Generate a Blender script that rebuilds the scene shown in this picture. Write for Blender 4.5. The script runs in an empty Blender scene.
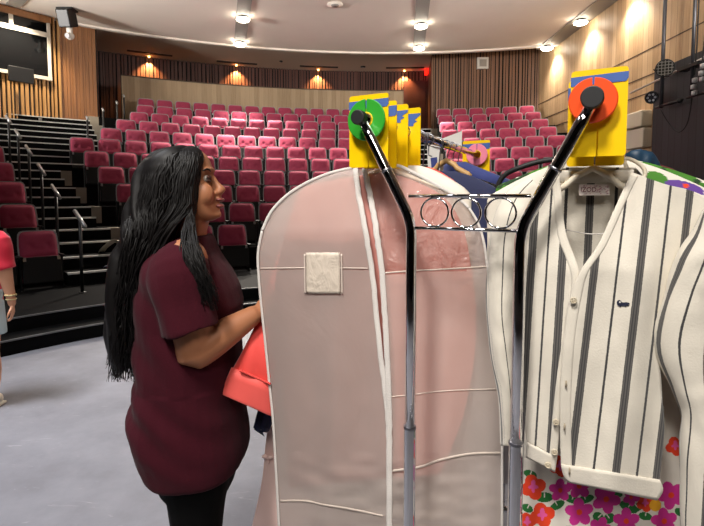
import bpy, bmesh, math, random
from mathutils import Vector, Matrix, noise
random.seed(7)
C = bpy.context.scene.collection
PI = math.pi
def R(d): return math.radians(d)

# ------------------------------------------------------------------ camera (a phone held at 1.5 m on the stage floor)
H = 1.5; F = 495.0; PITCH = R(3.7); CX = 352.0; CY = 198 + F*math.tan(PITCH)
cam = bpy.data.cameras.new('camera'); camo = bpy.data.objects.new('camera', cam); C.objects.link(camo)
camo.location = (0, 0, H); camo.rotation_euler = (R(90)-PITCH, 0, 0)
cam.sensor_width = 36; cam.lens = 36*F/704; cam.shift_y = (CY-263)/704
cam.clip_start = .02
bpy.context.scene.camera = camo

def sight(u, v, Y=None, h=None):
    """world point seen at a photo pixel, at distance Y or at height h above the eye"""
    a = (u-CX)/F; b = (CY-v)/F
    d = Vector((a, math.cos(PITCH)+b*math.sin(PITCH), -math.sin(PITCH)+b*math.cos(PITCH)))
    d = d*(Y/d.y) if Y is not None else d*(h/d.z)
    return d + Vector((0, 0, H))
def sight_plane(u, v, P, n):
    d = sight(u, v, Y=1.0)-Vector((0, 0, H))
    o = Vector((0, 0, H))
    return o + d*((P-o).dot(n)/d.dot(n))

# ------------------------------------------------------------------ materials
MATS = {}
def new_mat(name):
    m = bpy.data.materials.new(name); m.use_nodes = True
    nt = m.node_tree; b = nt.nodes['Principled BSDF']
    MATS[name] = m
    return m, nt, b
def lin(c):
    if isinstance(c, str):
        c = [int(c[i:i+2], 16)/255 for i in (0, 2, 4)]
    return tuple((x/12.92 if x <= .04045 else ((x+.055)/1.055)**2.4) for x in c[:3]) + (1,)
def mat(name, col, rough=.5, metal=0, var=.0, vscale=20, bump=0, bscale=60, sheen=0, spec=.5, emit=0, trans=0, coat=0, stretch=(1, 1, 1)):
    m, nt, b = new_mat(name)
    c = lin(col)
    b.inputs['Base Color'].default_value = c
    b.inputs['Roughness'].default_value = rough
    b.inputs['Metallic'].default_value = metal
    b.inputs['Specular IOR Level'].default_value = spec
    if sheen: b.inputs['Sheen Weight'].default_value = sheen
    if coat: b.inputs['Coat Weight'].default_value = coat
    if trans: b.inputs['Transmission Weight'].default_value = trans
    if emit:
        b.inputs['Emission Color'].default_value = c; b.inputs['Emission Strength'].default_value = emit
    if var or bump:
        tc = nt.nodes.new('ShaderNodeTexCoord'); mp = nt.nodes.new('ShaderNodeMapping')
        nt.links.new(tc.outputs['Object'], mp.inputs['Vector']); mp.inputs['Scale'].default_value = stretch
    if var:
        n = nt.nodes.new('ShaderNodeTexNoise'); n.inputs['Scale'].default_value = vscale; n.inputs['Detail'].default_value = 5
        nt.links.new(mp.outputs[0], n.inputs['Vector'])
        mx = nt.nodes.new('ShaderNodeMix'); mx.data_type = 'RGBA'
        mx.inputs['A'].default_value = tuple(max(0, x*(1-var)) for x in c[:3])+(1,)
        mx.inputs['B'].default_value = tuple(min(1, x*(1+var)) for x in c[:3])+(1,)
        nt.links.new(n.outputs['Fac'], mx.inputs['Factor']); nt.links.new(mx.outputs['Result'], b.inputs['Base Color'])
    if bump:
        n2 = nt.nodes.new('ShaderNodeTexNoise'); n2.inputs['Scale'].default_value = bscale; n2.inputs['Detail'].default_value = 4
        nt.links.new(mp.outputs[0], n2.inputs['Vector'])
        bp = nt.nodes.new('ShaderNodeBump'); bp.inputs['Strength'].default_value = bump; bp.inputs['Distance'].default_value = .01
        nt.links.new(n2.outputs['Fac'], bp.inputs['Height']); nt.links.new(bp.outputs[0], b.inputs['Normal'])
    return m

def math_node(nt, op, a, b=None, c=None):
    n = nt.nodes.new('ShaderNodeMath'); n.operation = op
    for i, x in enumerate((a, b, c)):
        if x is None: continue
        if isinstance(x, (int, float)): n.inputs[i].default_value = x
        else: nt.links.new(x, n.inputs[i])
    return n.outputs[0]

def board_mat(name, c1, c2, width, gap=.03, axis='X', rough=.55, gapcol='1a120c', grain=1.0):
    """vertical boards: tone per board, grain along z, dark joints"""
    m, nt, b = new_mat(name)
    tc = nt.nodes.new('ShaderNodeTexCoord'); sx = nt.nodes.new('ShaderNodeSeparateXYZ')
    nt.links.new(tc.outputs['UV'] if axis == 'UV' else tc.outputs['Object'], sx.inputs[0])
    x = sx.outputs['X' if axis in ('X', 'UV') else axis]
    q = math_node(nt, 'DIVIDE', x, width); fl = math_node(nt, 'FLOOR', q); fr = math_node(nt, 'SUBTRACT', q, fl)
    wn = nt.nodes.new('ShaderNodeTexWhiteNoise'); wn.noise_dimensions = '1D'; nt.links.new(fl, wn.inputs['W'])
    mp = nt.nodes.new('ShaderNodeMapping'); mp.inputs['Scale'].default_value = (14, 14, .9)
    nt.links.new(tc.outputs['Object'], mp.inputs['Vector'])
    ns = nt.nodes.new('ShaderNodeTexNoise'); ns.inputs['Scale'].default_value = 2.5; ns.inputs['Detail'].default_value = 7
    nt.links.new(mp.outputs[0], ns.inputs['Vector'])
    f = math_node(nt, 'ADD', math_node(nt, 'MULTIPLY', wn.outputs['Value'], .55), math_node(nt, 'MULTIPLY', math_node(nt, 'SUBTRACT', ns.outputs['Fac'], .25), .9*grain))
    mx = nt.nodes.new('ShaderNodeMix'); mx.data_type = 'RGBA'
    mx.inputs['A'].default_value = lin(c1); mx.inputs['B'].default_value = lin(c2)
    nt.links.new(f, mx.inputs['Factor'])
    g = math_node(nt, 'LESS_THAN', fr, gap)
    mg = nt.nodes.new('ShaderNodeMix'); mg.data_type = 'RGBA'; mg.inputs['B'].default_value = lin(gapcol)
    nt.links.new(mx.outputs['Result'], mg.inputs['A']); nt.links.new(g, mg.inputs['Factor'])
    nt.links.new(mg.outputs['Result'], b.inputs['Base Color'])
    b.inputs['Roughness'].default_value = rough
    return m

def stripe_mat(name, base, ink, stripes):
    """knitted cloth with woven stripes; stripes = (centre, halfwidth, fine_lines) in UV.x"""
    m, nt, b = new_mat(name)
    tc = nt.nodes.new('ShaderNodeTexCoord'); sx = nt.nodes.new('ShaderNodeSeparateXYZ')
    nt.links.new(tc.outputs['UV'], sx.inputs[0]); x = sx.outputs['X']
    nz = nt.nodes.new('ShaderNodeTexNoise'); nz.inputs['Scale'].default_value = 500; nt.links.new(tc.outputs['Object'], nz.inputs['Vector'])
    xj = math_node(nt, 'ADD', x, math_node(nt, 'MULTIPLY', math_node(nt, 'SUBTRACT', nz.outputs['Fac'], .5), .9))
    tot = None
    for c0, hw, lines in stripes:
        d = math_node(nt, 'ABSOLUTE', math_node(nt, 'SUBTRACT', xj, c0))
        k = math_node(nt, 'LESS_THAN', d, hw)
        if lines:
            w = math_node(nt, 'COSINE', math_node(nt, 'MULTIPLY', math_node(nt, 'SUBTRACT', x, c0+hw/lines), PI*lines/hw))
            k = math_node(nt, 'MULTIPLY', k, math_node(nt, 'MULTIPLY_ADD', w, .06, .90))
        else:
            k = math_node(nt, 'MULTIPLY', k, .95)
        tot = k if tot is None else math_node(nt, 'MAXIMUM', tot, k)
    n = nt.nodes.new('ShaderNodeTexNoise'); n.inputs['Scale'].default_value = 25; n.inputs['Detail'].default_value = 6
    nt.links.new(tc.outputs['Object'], n.inputs['Vector'])
    mb = nt.nodes.new('ShaderNodeMix'); mb.data_type = 'RGBA'
    c = lin(base); mb.inputs['A'].default_value = tuple(x*.9 for x in c[:3])+(1,); mb.inputs['B'].default_value = tuple(min(1, x*1.08) for x in c[:3])+(1,)
    nt.links.new(n.outputs['Fac'], mb.inputs['Factor'])
    col = mb.outputs['Result']
    if tot is not None:
        mx = nt.nodes.new('ShaderNodeMix'); mx.data_type = 'RGBA'; mx.inputs['B'].default_value = lin(ink)
        nt.links.new(col, mx.inputs['A']); nt.links.new(tot, mx.inputs['Factor']); col = mx.outputs['Result']
    nt.links.new(col, b.inputs['Base Color'])
    b.inputs['Roughness'].default_value = .9; b.inputs['Sheen Weight'].default_value = .25; b.inputs['Specular IOR Level'].default_value = .15
    n2 = nt.nodes.new('ShaderNodeTexNoise'); n2.inputs['Scale'].default_value = 260; n2.inputs['Detail'].default_value = 3
    nt.links.new(tc.outputs['Object'], n2.inputs['Vector'])
    bp = nt.nodes.new('ShaderNodeBump'); bp.inputs['Strength'].default_value = .35; bp.inputs['Distance'].default_value = .002
    nt.links.new(n2.outputs['Fac'], bp.inputs['Height']); nt.links.new(bp.outputs[0], b.inputs['Normal'])
    return m

def film_mat(name, col, clear, rough, wr=.4, wscale=9, diffuse=.5):
    """thin plastic film: part clear, part milky (diffuse + translucent), glossy on top"""
    m, nt, b = new_mat(name); nt.nodes.remove(b)
    out = nt.nodes['Material Output']
    tr = nt.nodes.new('ShaderNodeBsdfTransparent'); tr.inputs['Color'].default_value = (1, .97, .95, 1)
    df = nt.nodes.new('ShaderNodeBsdfDiffuse'); df.inputs['Color'].default_value = lin(col)
    tl = nt.nodes.new('ShaderNodeBsdfTranslucent'); tl.inputs['Color'].default_value = lin(col)
    gl = nt.nodes.new('ShaderNodeBsdfGlossy'); gl.inputs['Roughness'].default_value = rough
    m1 = nt.nodes.new('ShaderNodeMixShader'); m1.inputs[0].default_value = 1-diffuse
    nt.links.new(df.outputs[0], m1.inputs[1]); nt.links.new(tl.outputs[0], m1.inputs[2])
    m2 = nt.nodes.new('ShaderNodeMixShader'); m2.inputs[0].default_value = clear
    nt.links.new(m1.outputs[0], m2.inputs[1]); nt.links.new(tr.outputs[0], m2.inputs[2])
    fr = nt.nodes.new('ShaderNodeFresnel'); fr.inputs['IOR'].default_value = 1.35
    m3 = nt.nodes.new('ShaderNodeMixShader'); nt.links.new(fr.outputs[0], m3.inputs[0])
    nt.links.new(m2.outputs[0], m3.inputs[1]); nt.links.new(gl.outputs[0], m3.inputs[2])
    tc = nt.nodes.new('ShaderNodeTexCoord'); mp = nt.nodes.new('ShaderNodeMapping'); mp.inputs['Scale'].default_value = (1, 1, .55)
    nt.links.new(tc.outputs['Object'], mp.inputs[0])
    n = nt.nodes.new('ShaderNodeTexNoise'); n.inputs['Scale'].default_value = wscale; n.inputs['Detail'].default_value = 5; n.inputs['Distortion'].default_value = 1.2
    nt.links.new(mp.outputs[0], n.inputs['Vector'])
    bp = nt.nodes.new('ShaderNodeBump'); bp.inputs['Strength'].default_value = wr; bp.inputs['Distance'].default_value = .05
    nt.links.new(n.outputs['Fac'], bp.inputs['Height'])
    for s in (df, gl, tl): nt.links.new(bp.outputs[0], s.inputs['Normal'])
    nt.links.new(m3.outputs[0], out.inputs['Surface'])
    return m

# ------------------------------------------------------------------ mesh builder
class MB:
    def __init__(s): s.v = []; s.f = []; s.mi = []; s.uv = {}
    def add(s, vs, fs, mi=0, uvs=None):
        b = len(s.v); s.v += [Vector(p) for p in vs]
        for f in fs: s.f.append(tuple(b+i for i in f)); s.mi.append(mi)
        if uvs is not None:
            for i, t in enumerate(uvs): s.uv[b+i] = t
    def box(s, lo, hi, mi=0, M=None):
        x0, y0, z0 = lo; x1, y1, z1 = hi
        vs = [(x0, y0, z0), (x1, y0, z0), (x1, y1, z0), (x0, y1, z0), (x0, y0, z1), (x1, y0, z1), (x1, y1, z1), (x0, y1, z1)]
        if M is not None: vs = [M @ Vector(p) for p in vs]
        s.add(vs, [(0, 3, 2, 1), (4, 5, 6, 7), (0, 1, 5, 4), (1, 2, 6, 5), (2, 3, 7, 6), (3, 0, 4, 7)], mi)
    def grid(s, P, mi=0, closed=False, uvs=None, mifn=None):
        n, m = len(P), len(P[0]); b = len(s.v)
        for i, row in enumerate(P):
            for j, p in enumerate(row):
                s.v.append(Vector(p))
                if uvs: s.uv[b+i*m+j] = uvs[i][j]
        for i in range(n-1):
            for j in range(m if closed else m-1):
                k = (j+1) % m
                s.f.append((b+i*m+j, b+i*m+k, b+(i+1)*m+k, b+(i+1)*m+j)); s.mi.append(mifn(i, j) if mifn else mi)
        return b
    def loft(s, rings, mi=0, caps=True, uvs=None):
        b = s.grid(rings, mi, True, uvs); n, m = len(rings), len(rings[0])
        if caps:
            s.f.append(tuple(b+j for j in range(m))[::-1]); s.mi.append(mi)
            s.f.append(tuple(b+(n-1)*m+j for j in range(m))); s.mi.append(mi)
    def tube(s, pts, r, seg=8, mi=0, caps=True, flat=1.0, side=None):
        pts = [Vector(p) for p in pts]; n = len(pts)
        rs = r if isinstance(r, (list, tuple)) else [r]*n
        rings = []; N = None
        for i, p in enumerate(pts):
            t = (pts[min(i+1, n-1)]-pts[max(i-1, 0)])
            t = t.normalized() if t.length > 1e-9 else Vector((0, 0, 1))
            if N is None:
                N = side.copy() if side is not None else (Vector((0, 0, 1)) if abs(t.z) < .9 else Vector((0, 1, 0)))
            N = (N-t*N.dot(t)); N = N.normalized() if N.length > 1e-6 else t.orthogonal().normalized()
            B = t.cross(N)
            rings.append([p+(N*math.cos(2*PI*k/seg)+B*math.sin(2*PI*k/seg)*flat)*rs[i] for k in range(seg)])
        s.loft(rings, mi, caps)
    def cyl(s, p, q, r, seg=20, mi=0, r2=None): s.tube([p, q], [r, r if r2 is None else r2], seg, mi)
    def ball(s, c, r, seg=12, rings=8, mi=0, M=None):
        c = Vector(c); rr = r if isinstance(r, (tuple, list)) else (r, r, r)
        P = []
        for i in range(rings+1):
            th = PI*(i+.0001 if i == 0 else (i-.0001 if i == rings else i))/rings
            row = []
            for j in range(seg):
                ph = 2*PI*j/seg
                d = Vector((rr[0]*math.sin(th)*math.cos(ph), rr[1]*math.sin(th)*math.sin(ph), -rr[2]*math.cos(th)))
                row.append(c+(M @ d if M is not None else d))
            P.append(row)
        s.loft(P, mi)
    def torus(s, c, ax, ay, R0, r, n=40, m=8, mi=0):
        c = Vector(c); nz = ax.cross(ay)
        P = []
        for i in range(n+1):
            a = 2*PI*i/n; d = ax*math.cos(a)+ay*math.sin(a)
            P.append([c+d*(R0+r*math.cos(2*PI*k/m))+nz*r*math.sin(2*PI*k/m) for k in range(m)])
        s.grid(P, mi, True)
    def plate(s, poly, ax, ay, O, th, mi=0):
        """prism from a 2-D outline, thickness th along ax x ay, centred"""
        nz = ax.cross(ay); n = len(poly)
        lo = [O+ax*x+ay*y-nz*th/2 for x, y in poly]; hi = [p+nz*th for p in lo]
        s.add(lo+hi, [tuple(range(n))[::-1], tuple(range(n, 2*n))]+[(i, (i+1) % n, n+(i+1) % n, n+i) for i in range(n)], mi)
    def build(s, name, mats, parent=None, smooth=False, origin=None, bevel=0, solid=0, sub=0):
        me = bpy.data.meshes.new(name)
        o0 = Vector(origin) if origin is not None else Vector((0, 0, 0))
        me.from_pydata([tuple(p-o0) for p in s.v], [], s.f)
        mats = mats if isinstance(mats, (list, tuple)) else [mats]
        for m in mats: me.materials.append(m)
        if len(mats) > 1: me.polygons.foreach_set('material_index', s.mi)
        if s.uv:
            L = me.uv_layers.new(name='UVMap')
            for lp in me.loops: L.data[lp.index].uv = s.uv.get(lp.vertex_index, (0, 0))
        if smooth: me.polygons.foreach_set('use_smooth', [True]*len(me.polygons))
        me.update()
        bm = bmesh.new(); bm.from_mesh(me); bmesh.ops.recalc_face_normals(bm, faces=bm.faces[:]); bm.to_mesh(me); bm.free()
        o = bpy.data.objects.new(name, me); C.objects.link(o)
        if parent is not None:
            o.parent = parent
            # children are given in world space: bring them into the parent's frame
            o.matrix_parent_inverse = pm(parent).inverted()
            o.location = o0
        else: o.location = o0
        if bevel:
            b = o.modifiers.new('bevel', 'BEVEL'); b.width = bevel; b.segments = 2; b.limit_method = 'ANGLE'
        if solid:
            b = o.modifiers.new('thickness', 'SOLIDIFY'); b.thickness = solid; b.offset = 0
        if sub:
            b = o.modifiers.new('sub', 'SUBSURF'); b.levels = sub; b.render_levels = sub
        return o
def pm(o):
    M = Matrix.LocRotScale(o.location, o.rotation_euler, o.scale)
    return (pm(o.parent) @ o.matrix_parent_inverse @ M) if o.parent else M
def tag(o, label=None, cat=None, group=None, kind=None):
    if label: o['label'] = label
    if cat: o['category'] = cat
    if group: o['group'] = group
    if kind: o['kind'] = kind
    return o
def thing(name, label, cat, loc=(0, 0, 0), rz=0, group=None):
    o = bpy.data.objects.new(name, None); C.objects.link(o); o.empty_display_size = .1
    o.location = loc; o.rotation_euler = (0, 0, rz)
    return tag(o, label, cat, group)
def struct(o): o['kind'] = 'structure'; return o
def copy_tree(o, parent=None):
    c = o.copy(); C.objects.link(c)
    if parent is not None: c.parent = parent
    for ch in o.children: copy_tree(ch, c)
    return c
def bake(o, mods):
    """turn an object's modifier stack into plain mesh"""
    dg = bpy.context.evaluated_depsgraph_get()
    me = bpy.data.meshes.new_from_object(o.evaluated_get(dg))
    old = o.data; o.modifiers.clear(); o.data = me; bpy.data.meshes.remove(old)
def remeshed(mb, name, m, parent, voxel, smooth=4, disp=None, mats=None, matfn=None):
    o = mb.build(name, m, parent)
    r = o.modifiers.new('r', 'REMESH'); r.mode = 'VOXEL'; r.voxel_size = voxel; r.use_smooth_shade = True
    if smooth:
        s_ = o.modifiers.new('s', 'SMOOTH'); s_.factor = .5; s_.iterations = smooth
    bake(o, True)
    if disp:
        o.data.calc_loop_triangles()
        nn = [v.normal.copy() for v in o.data.vertices]
        for v, n in zip(o.data.vertices, nn): v.co += n*disp(v.co)
    o.data.polygons.foreach_set('use_smooth', [True]*len(o.data.polygons))
    if mats:
        o.data.materials.clear()
        for x in mats: o.data.materials.append(x)
        for p in o.data.polygons: p.material_index = matfn(p.center)
    return o
def interp(poly, t):
    """poly: [(t, value or tuple)] piecewise linear with smooth easing off"""
    if t <= poly[0][0]: return poly[0][1]
    for (a, p), (b, q) in zip(poly, poly[1:]):
        if t <= b:
            k = (t-a)/(b-a) if b > a else 0
            return tuple(x+(y-x)*k for x, y in zip(p, q)) if isinstance(p, tuple) else p+(q-p)*k
    return poly[-1][1]
def crom(pts, n):
    """Catmull-Rom through pts (tuples), n samples in all, by point index"""
    out = []; m = len(pts)-1
    for i in range(n):
        t = i/(n-1)*m; k = min(int(t), m-1); f = t-k
        p0, p1, p2, p3 = pts[max(k-1, 0)], pts[k], pts[k+1], pts[min(k+2, m)]
        out.append(tuple(.5*(2*b+(c-a)*f+(2*a-5*b+4*c-d)*f*f+(3*b-a-3*c+d)*f**3) for a, b, c, d in zip(p0, p1, p2, p3)))
    return out
def nz(x, y=0, z=0): return noise.noise(Vector((x, y, z)))

# plain materials
BLACK = mat('black_paint', '0d0d0e', .45, var=.3, vscale=6)
BLACKMAT = mat('black_matt', '0b0b0c', .8)
TREAD = mat('stair_black_paint', '0d0d0e', .7, spec=.04, var=.45, vscale=4, bump=.15, bscale=30)
NOSE = mat('white_nosing', 'c9c9c6', .6, var=.25, vscale=14)
CONC = mat('beige_concrete', '8c8578', .85, var=.15, vscale=5)
MAROON = mat('maroon_upholstery', '96364f', .85, sheen=.2, var=.12, vscale=25, spec=.2)
GREYSHELL = mat('grey_plastic_shell', '8f8e90', .45)
SEATBLACK = mat('seat_black', '0b0b0c', .6, spec=.25)
CHROME = mat('chrome', 'e8e8ea', .06, metal=1)
STEEL = mat('brushed_steel', '9a9aa0', .3, metal=1)
FLOOR = None

# ------------------------------------------------------------------ auditorium geometry
AX, AY = 1.1787, 1.3575            # centre of the seat arcs
RK, PT, Z0, RISE = 7.6767, .8478, .29, .352
SEATH = .76; PITCHX = .55
RW = 6.45                          # right wall
CEIL = 6.3; CEIL2 = 6.65
def Ri(i): return RK+PT*i
def Rin(i): return 5.83 if i == 0 else Ri(i)-.70
def Zi(i): return Z0+RISE*i if i >= 0 else 0
def pol(r, deg, z=0): return Vector((AX+r*math.sin(R(deg)), AY+r*math.cos(R(deg)), z))
def amax(r): return math.degrees(math.asin(min(1, (RW-AX)/r)))
def arc_slab(mb, r0, r1, a0, a1, z0, z1, step=1.5, mi=0, right=False):
    n = max(2, int(abs(a1-a0)/step)+1)
    I, O = [], []
    for k in range(n+1):
        t = k/n
        ai = a0+((amax(r0) if right else a1)-a0)*t; ao = a0+((amax(r1) if right else a1)-a0)*t
        I.append((r0, ai)); O.append((r1, ao))
    P = [[pol(r, a, z0) for r, a in I], [pol(r, a, z1) for r, a in I], [pol(r, a, z1) for r, a in O], [pol(r, a, z0) for r, a in O], [pol(r, a, z0) for r, a in I]]
    b = len(mb.v); mb.grid(P, mi)
    m = n+1
    mb.f.append((b, b+m, b+2*m, b+3*m)); mb.mi.append(mi)
    mb.f.append((b+n, b+3*m+n, b+2*m+n, b+m+n)); mb.mi.append(mi)

# stage floor
def floor_mat():
    m, nt, b = new_mat('grey_stage_floor')
    tc = nt.nodes.new('ShaderNodeTexCoord')
    n1 = nt.nodes.new('ShaderNodeTexNoise'); n1.inputs['Scale'].default_value = 2.2; n1.inputs['Detail'].default_value = 8; n1.inputs['Roughness'].default_value = .65
    mp = nt.nodes.new('ShaderNodeMapping'); mp.inputs['Scale'].default_value = (1, 5, 1); mp.inputs['Rotation'].default_value = (0, 0, .5)
    n2 = nt.nodes.new('ShaderNodeTexNoise'); n2.inputs['Scale'].default_value = 5; n2.inputs['Detail'].default_value = 9; n2.inputs['Distortion'].default_value = 2
    nt.links.new(tc.outputs['Object'], n1.inputs['Vector']); nt.links.new(tc.outputs['Object'], mp.inputs[0]); nt.links.new(mp.outputs[0], n2.inputs['Vector'])
    r = nt.nodes.new('ShaderNodeValToRGB'); r.color_ramp.elements[0].position = .3; r.color_ramp.elements[1].position = .72
    r.color_ramp.elements[0].color = lin('727279'); r.color_ramp.elements[1].color = lin('898a92')
    nt.links.new(n1.outputs['Fac'], r.inputs[0])
    r2 = nt.nodes.new('ShaderNodeValToRGB'); r2.color_ramp.elements[0].position = .66; r2.color_ramp.elements[1].position = .74
    r2.color_ramp.elements[0].color = (0, 0, 0, 1); r2.color_ramp.elements[1].color = (.35, .35, .35, 1)
    nt.links.new(n2.outputs['Fac'], r2.inputs[0])
    mx = nt.nodes.new('ShaderNodeMix'); mx.data_type = 'RGBA'; mx.inputs['B'].default_value = lin('b9b8bb')
    nt.links.new(r.outputs[0], mx.inputs['A']); nt.links.new(r2.outputs[0], mx.inputs['Factor'])
    nt.links.new(mx.outputs['Result'], b.inputs['Base Color'])
    b.inputs['Roughness'].default_value = .6; b.inputs['Specular IOR Level'].default_value = .3
    return m
mb = MB(); mb.box((-12, -5, -.1), (RW, 9, 0)); struct(mb.build('floor', floor_mat()))

# seating tiers: two curved steps up from the stage, then one level per row
mb = MB(); arc_slab(mb, 5.53, 6.2, -80, 0, 0, .145, right=True); struct(mb.build('front_step', TREAD))
for i in range(11):
    mb = MB(); arc_slab(mb, Rin(i), (Rin(i+1) if i < 10 else 16.75)+.02, -80 if i < 7 else -46, 0, max(0, Zi(i)-.5), Zi(i), right=True)
    struct(mb.build('seating_tier', [TREAD]))
# pale mottled edge of the two front steps
EDGE = mat('pale_step_edge', '5e5e60', .5, var=.6, vscale=9)
for r, z in ((5.53, .145), (5.83, .29)):
    mb = MB(); arc_slab(mb, r-.004, r+.018, -80, 0, z-.012, z+.003, right=True); struct(mb.build('step_edge_trim', EDGE))
LEFT = {0: -35, 1: -35.3, 2: -35.83, 3: -36.7, 4: -37.26, 5: -37.87, 6: -34.41, 7: -32.36, 8: -30.54, 9: -29.46, 10: -29.0}
AIS0 = -43.3
def aisle(a0f, a1f, rows, name):
    mb = MB(); ms = MB(); mc = MB()
    for i in rows:
        a0, a1 = a0f(i), a1f(i)
        if i > 0:
            arc_slab(mb, Rin(i)-.41, Rin(i)+.01, a0, a1, Zi(i-1)-.05, Zi(i-1)+RISE/2)
            arc_slab(ms, Rin(i)-.418, Rin(i)-.36, a0, a1, Zi(i-1)+RISE/2-.022, Zi(i-1)+RISE/2+.003)
            arc_slab(ms, Rin(i)-.008, Rin(i)+.05, a0, a1, Zi(i)-.022, Zi(i)+.003)
            # pale concrete flank between the steps and the end seat
            arc_slab(mc, Rin(i)-.006, Rin(i)+.3, a1, a1+1.0, Zi(i)-.3, Zi(i)+.002)
    o = struct(mb.build(name, TREAD))
    s_ = ms.build('nosing_strip', NOSE, o); c_ = mc.build('concrete_edge', CONC, o)
aisle(lambda i: AIS0, lambda i: LEFT[i]-1.2 if i < 6 else min(LEFT[i]-1.0, -34), range(1, 11), 'aisle_stairs')
aisle(lambda i: 2.6, lambda i: 5.4, range(1, 11), 'aisle_stairs')

# ------------------------------------------------------------------ theatre seats
def seat_proto():
    root = thing('theatre_seat', 'x', 'seat')
    W, zb, zt = .47, .40, SEATH
    # upholstered back: rounded rectangle, two tuft buttons and a crease
    nx, ny = 21, 15; P = []
    def shape(s, t, W=W, zb=zb, zt=zt):
        x = s*W/2*(1-.05*max(0, t)); z = zb+(zt-zb)*(t*.5+.5)
        # round the upper corners
        c = .07; dx = abs(x)-(W/2*.97-c); dz = z-(zt-c)
        if dx > 0 and dz > 0:
            q = max(dx, dz)/math.hypot(dx, dz); x = math.copysign(W/2*.97-c+dx*q, x); z = zt-c+dz*q
        return x, z
    for j in range(ny):
        row = []
        for i in range(nx):
            s, t = -1+2*i/(nx-1), -1+2*j/(ny-1)
            x, z = shape(s, t)
            e = min(1-abs(s), 1-abs(t)); d = .055*(1-math.exp(-e*6))+.012*math.cos(s*PI/2)
            for bx in (-.105, .105): d -= .022*math.exp(-((x-bx)**2+((z-(zb+.17))*1.1)**2)/.0011)
            d -= .010*math.exp(-((z-(zb+.12))/.018)**2)*(1-abs(s)**6)
            y = -.02-d-(zt-z)*.22
            row.append((x, y, z))
        P.append(row)
    mb = MB(); mb.grid(P); mb.build('backrest', MAROON, root, True)
    # grey shell behind
    mb = MB(); Pf, Pb = [], []
    for j in range(9):
        rf, rb = [], []
        for i in range(15):
            s, t = -1+2*i/14, -1+2*j/8
            x, z = shape(s, t, W+.02, zb-.02, zt+.012)
            y = -.03-(zt-z)*.22
            rf.append((x, y, z)); rb.append((x*.97, y+.035+.015*math.cos(s*PI/2), z-.004*(t > .9)))
        Pf.append(rf); Pb.append(rb)
    mb.grid(Pf); mb.grid(Pb)
    for A, B in (([r[0] for r in Pf], [r[0] for r in Pb]), ([r[-1] for r in Pf], [r[-1] for r in Pb]), (Pf[0], Pb[0]), (Pf[-1], Pb[-1])): mb.grid([A, B])
    mb.build('back_shell', GREYSHELL, root, True)
    # tipped-up seat: black pan towards the stage, cushion edge on top
    M = Matrix.Translation((0, -.20, .27)) @ Matrix.Rotation(R(-12), 4, 'X')
    mb = MB(); mb.box((-.23, -.045, -.20), (.23, 0, .155), M=M); sp = mb.build('seat_pan', SEATBLACK, root, bevel=.012)
    M2 = M @ Matrix.Translation((0, .0, 0))
    mb = MB(); mb.box((-.225, .0, -.18), (.225, .085, .168), M=M2); mb.build('seat_cushion', MAROON, root, bevel=.02)
    for x in (-.2, .2):
        mb = MB(); mb.box((x-.018, -.052, .10), (x+.018, -.044, .15), M=M); mb.build('bracket', STEEL, sp)
    for sx in (-1, 1):
        mb = MB(); x0 = sx*.243
        mb.box((x0-.009, -.28, .0), (x0+.009, -.06, .035)); mb.box((x0-.009, -.22, .03), (x0+.009, -.10, .42))
        mb.build('side_frame', SEATBLACK, root)
        mb = MB(); mb.box((x0-.014, -.31, .42), (x0+.014, -.05, .45)); mb.build('armrest', SEATBLACK, root, bevel=.008)
    return root
proto = seat_proto(); used = [False]
def put_seat(i, a, label, group):
    o = proto if not used[0] else copy_tree(proto)
    used[0] = True
    o.location = pol(Ri(i), a, Zi(i)); o.rotation_euler = (0, 0, -R(a)); o['label'] = label; o['group'] = group
ORD = ['', 'first', 'second', 'third', 'fourth', 'fifth', 'sixth', 'seventh', 'eighth', 'ninth', 'tenth', 'eleventh', 'twelfth', 'thirteenth', 'fourteenth', 'fifteenth', 'sixteenth', 'seventeenth', 'eighteenth', 'nineteenth', 'twentieth']
def rowname(i):
    k = 11-i
    return 'front row' if i == 0 else 'back row' if k == 1 else ORD[k]+' row from back'
for i in range(11):
    st = math.degrees(PITCHX/Ri(i)); a = LEFT[i]+st/2; n = 1
    while a+st/2 < 2.5:
        if not (i == 0 and n == 4):
            put_seat(i, a, 'maroon padded theatre seat, %s from left stairs in %s, centre block' % (ORD[n], rowname(i)), 'centre block theatre seats')
        a += st; n += 1
    a = 6.1+st/2; n = 1
    while Ri(i)*math.sin(R(a+st/2))+AX < RW-.25:
        if i >= 3:
            put_seat(i, a, 'maroon padded theatre seat, %s from right stairs in %s, right block' % (ORD[n], rowname(i)), 'right block theatre seats')
        a += st; n += 1
for i, e, cnt in ((0, -43.5, 3), (1, -44, 3), (2, -43.8, 2), (3, -43.8, 2), (4, -43.8, 1)):
    st = math.degrees(PITCHX/Ri(i)); a = e-st/2
    for n in range(cnt):
        put_seat(i, a, 'dark maroon theatre seat, %s from stairs handrail in %s, left block' % (ORD[n+1], rowname(i) if i == 0 else ORD[i+1]+' row from stage'), 'left block theatre seats')
        a -= st

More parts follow.
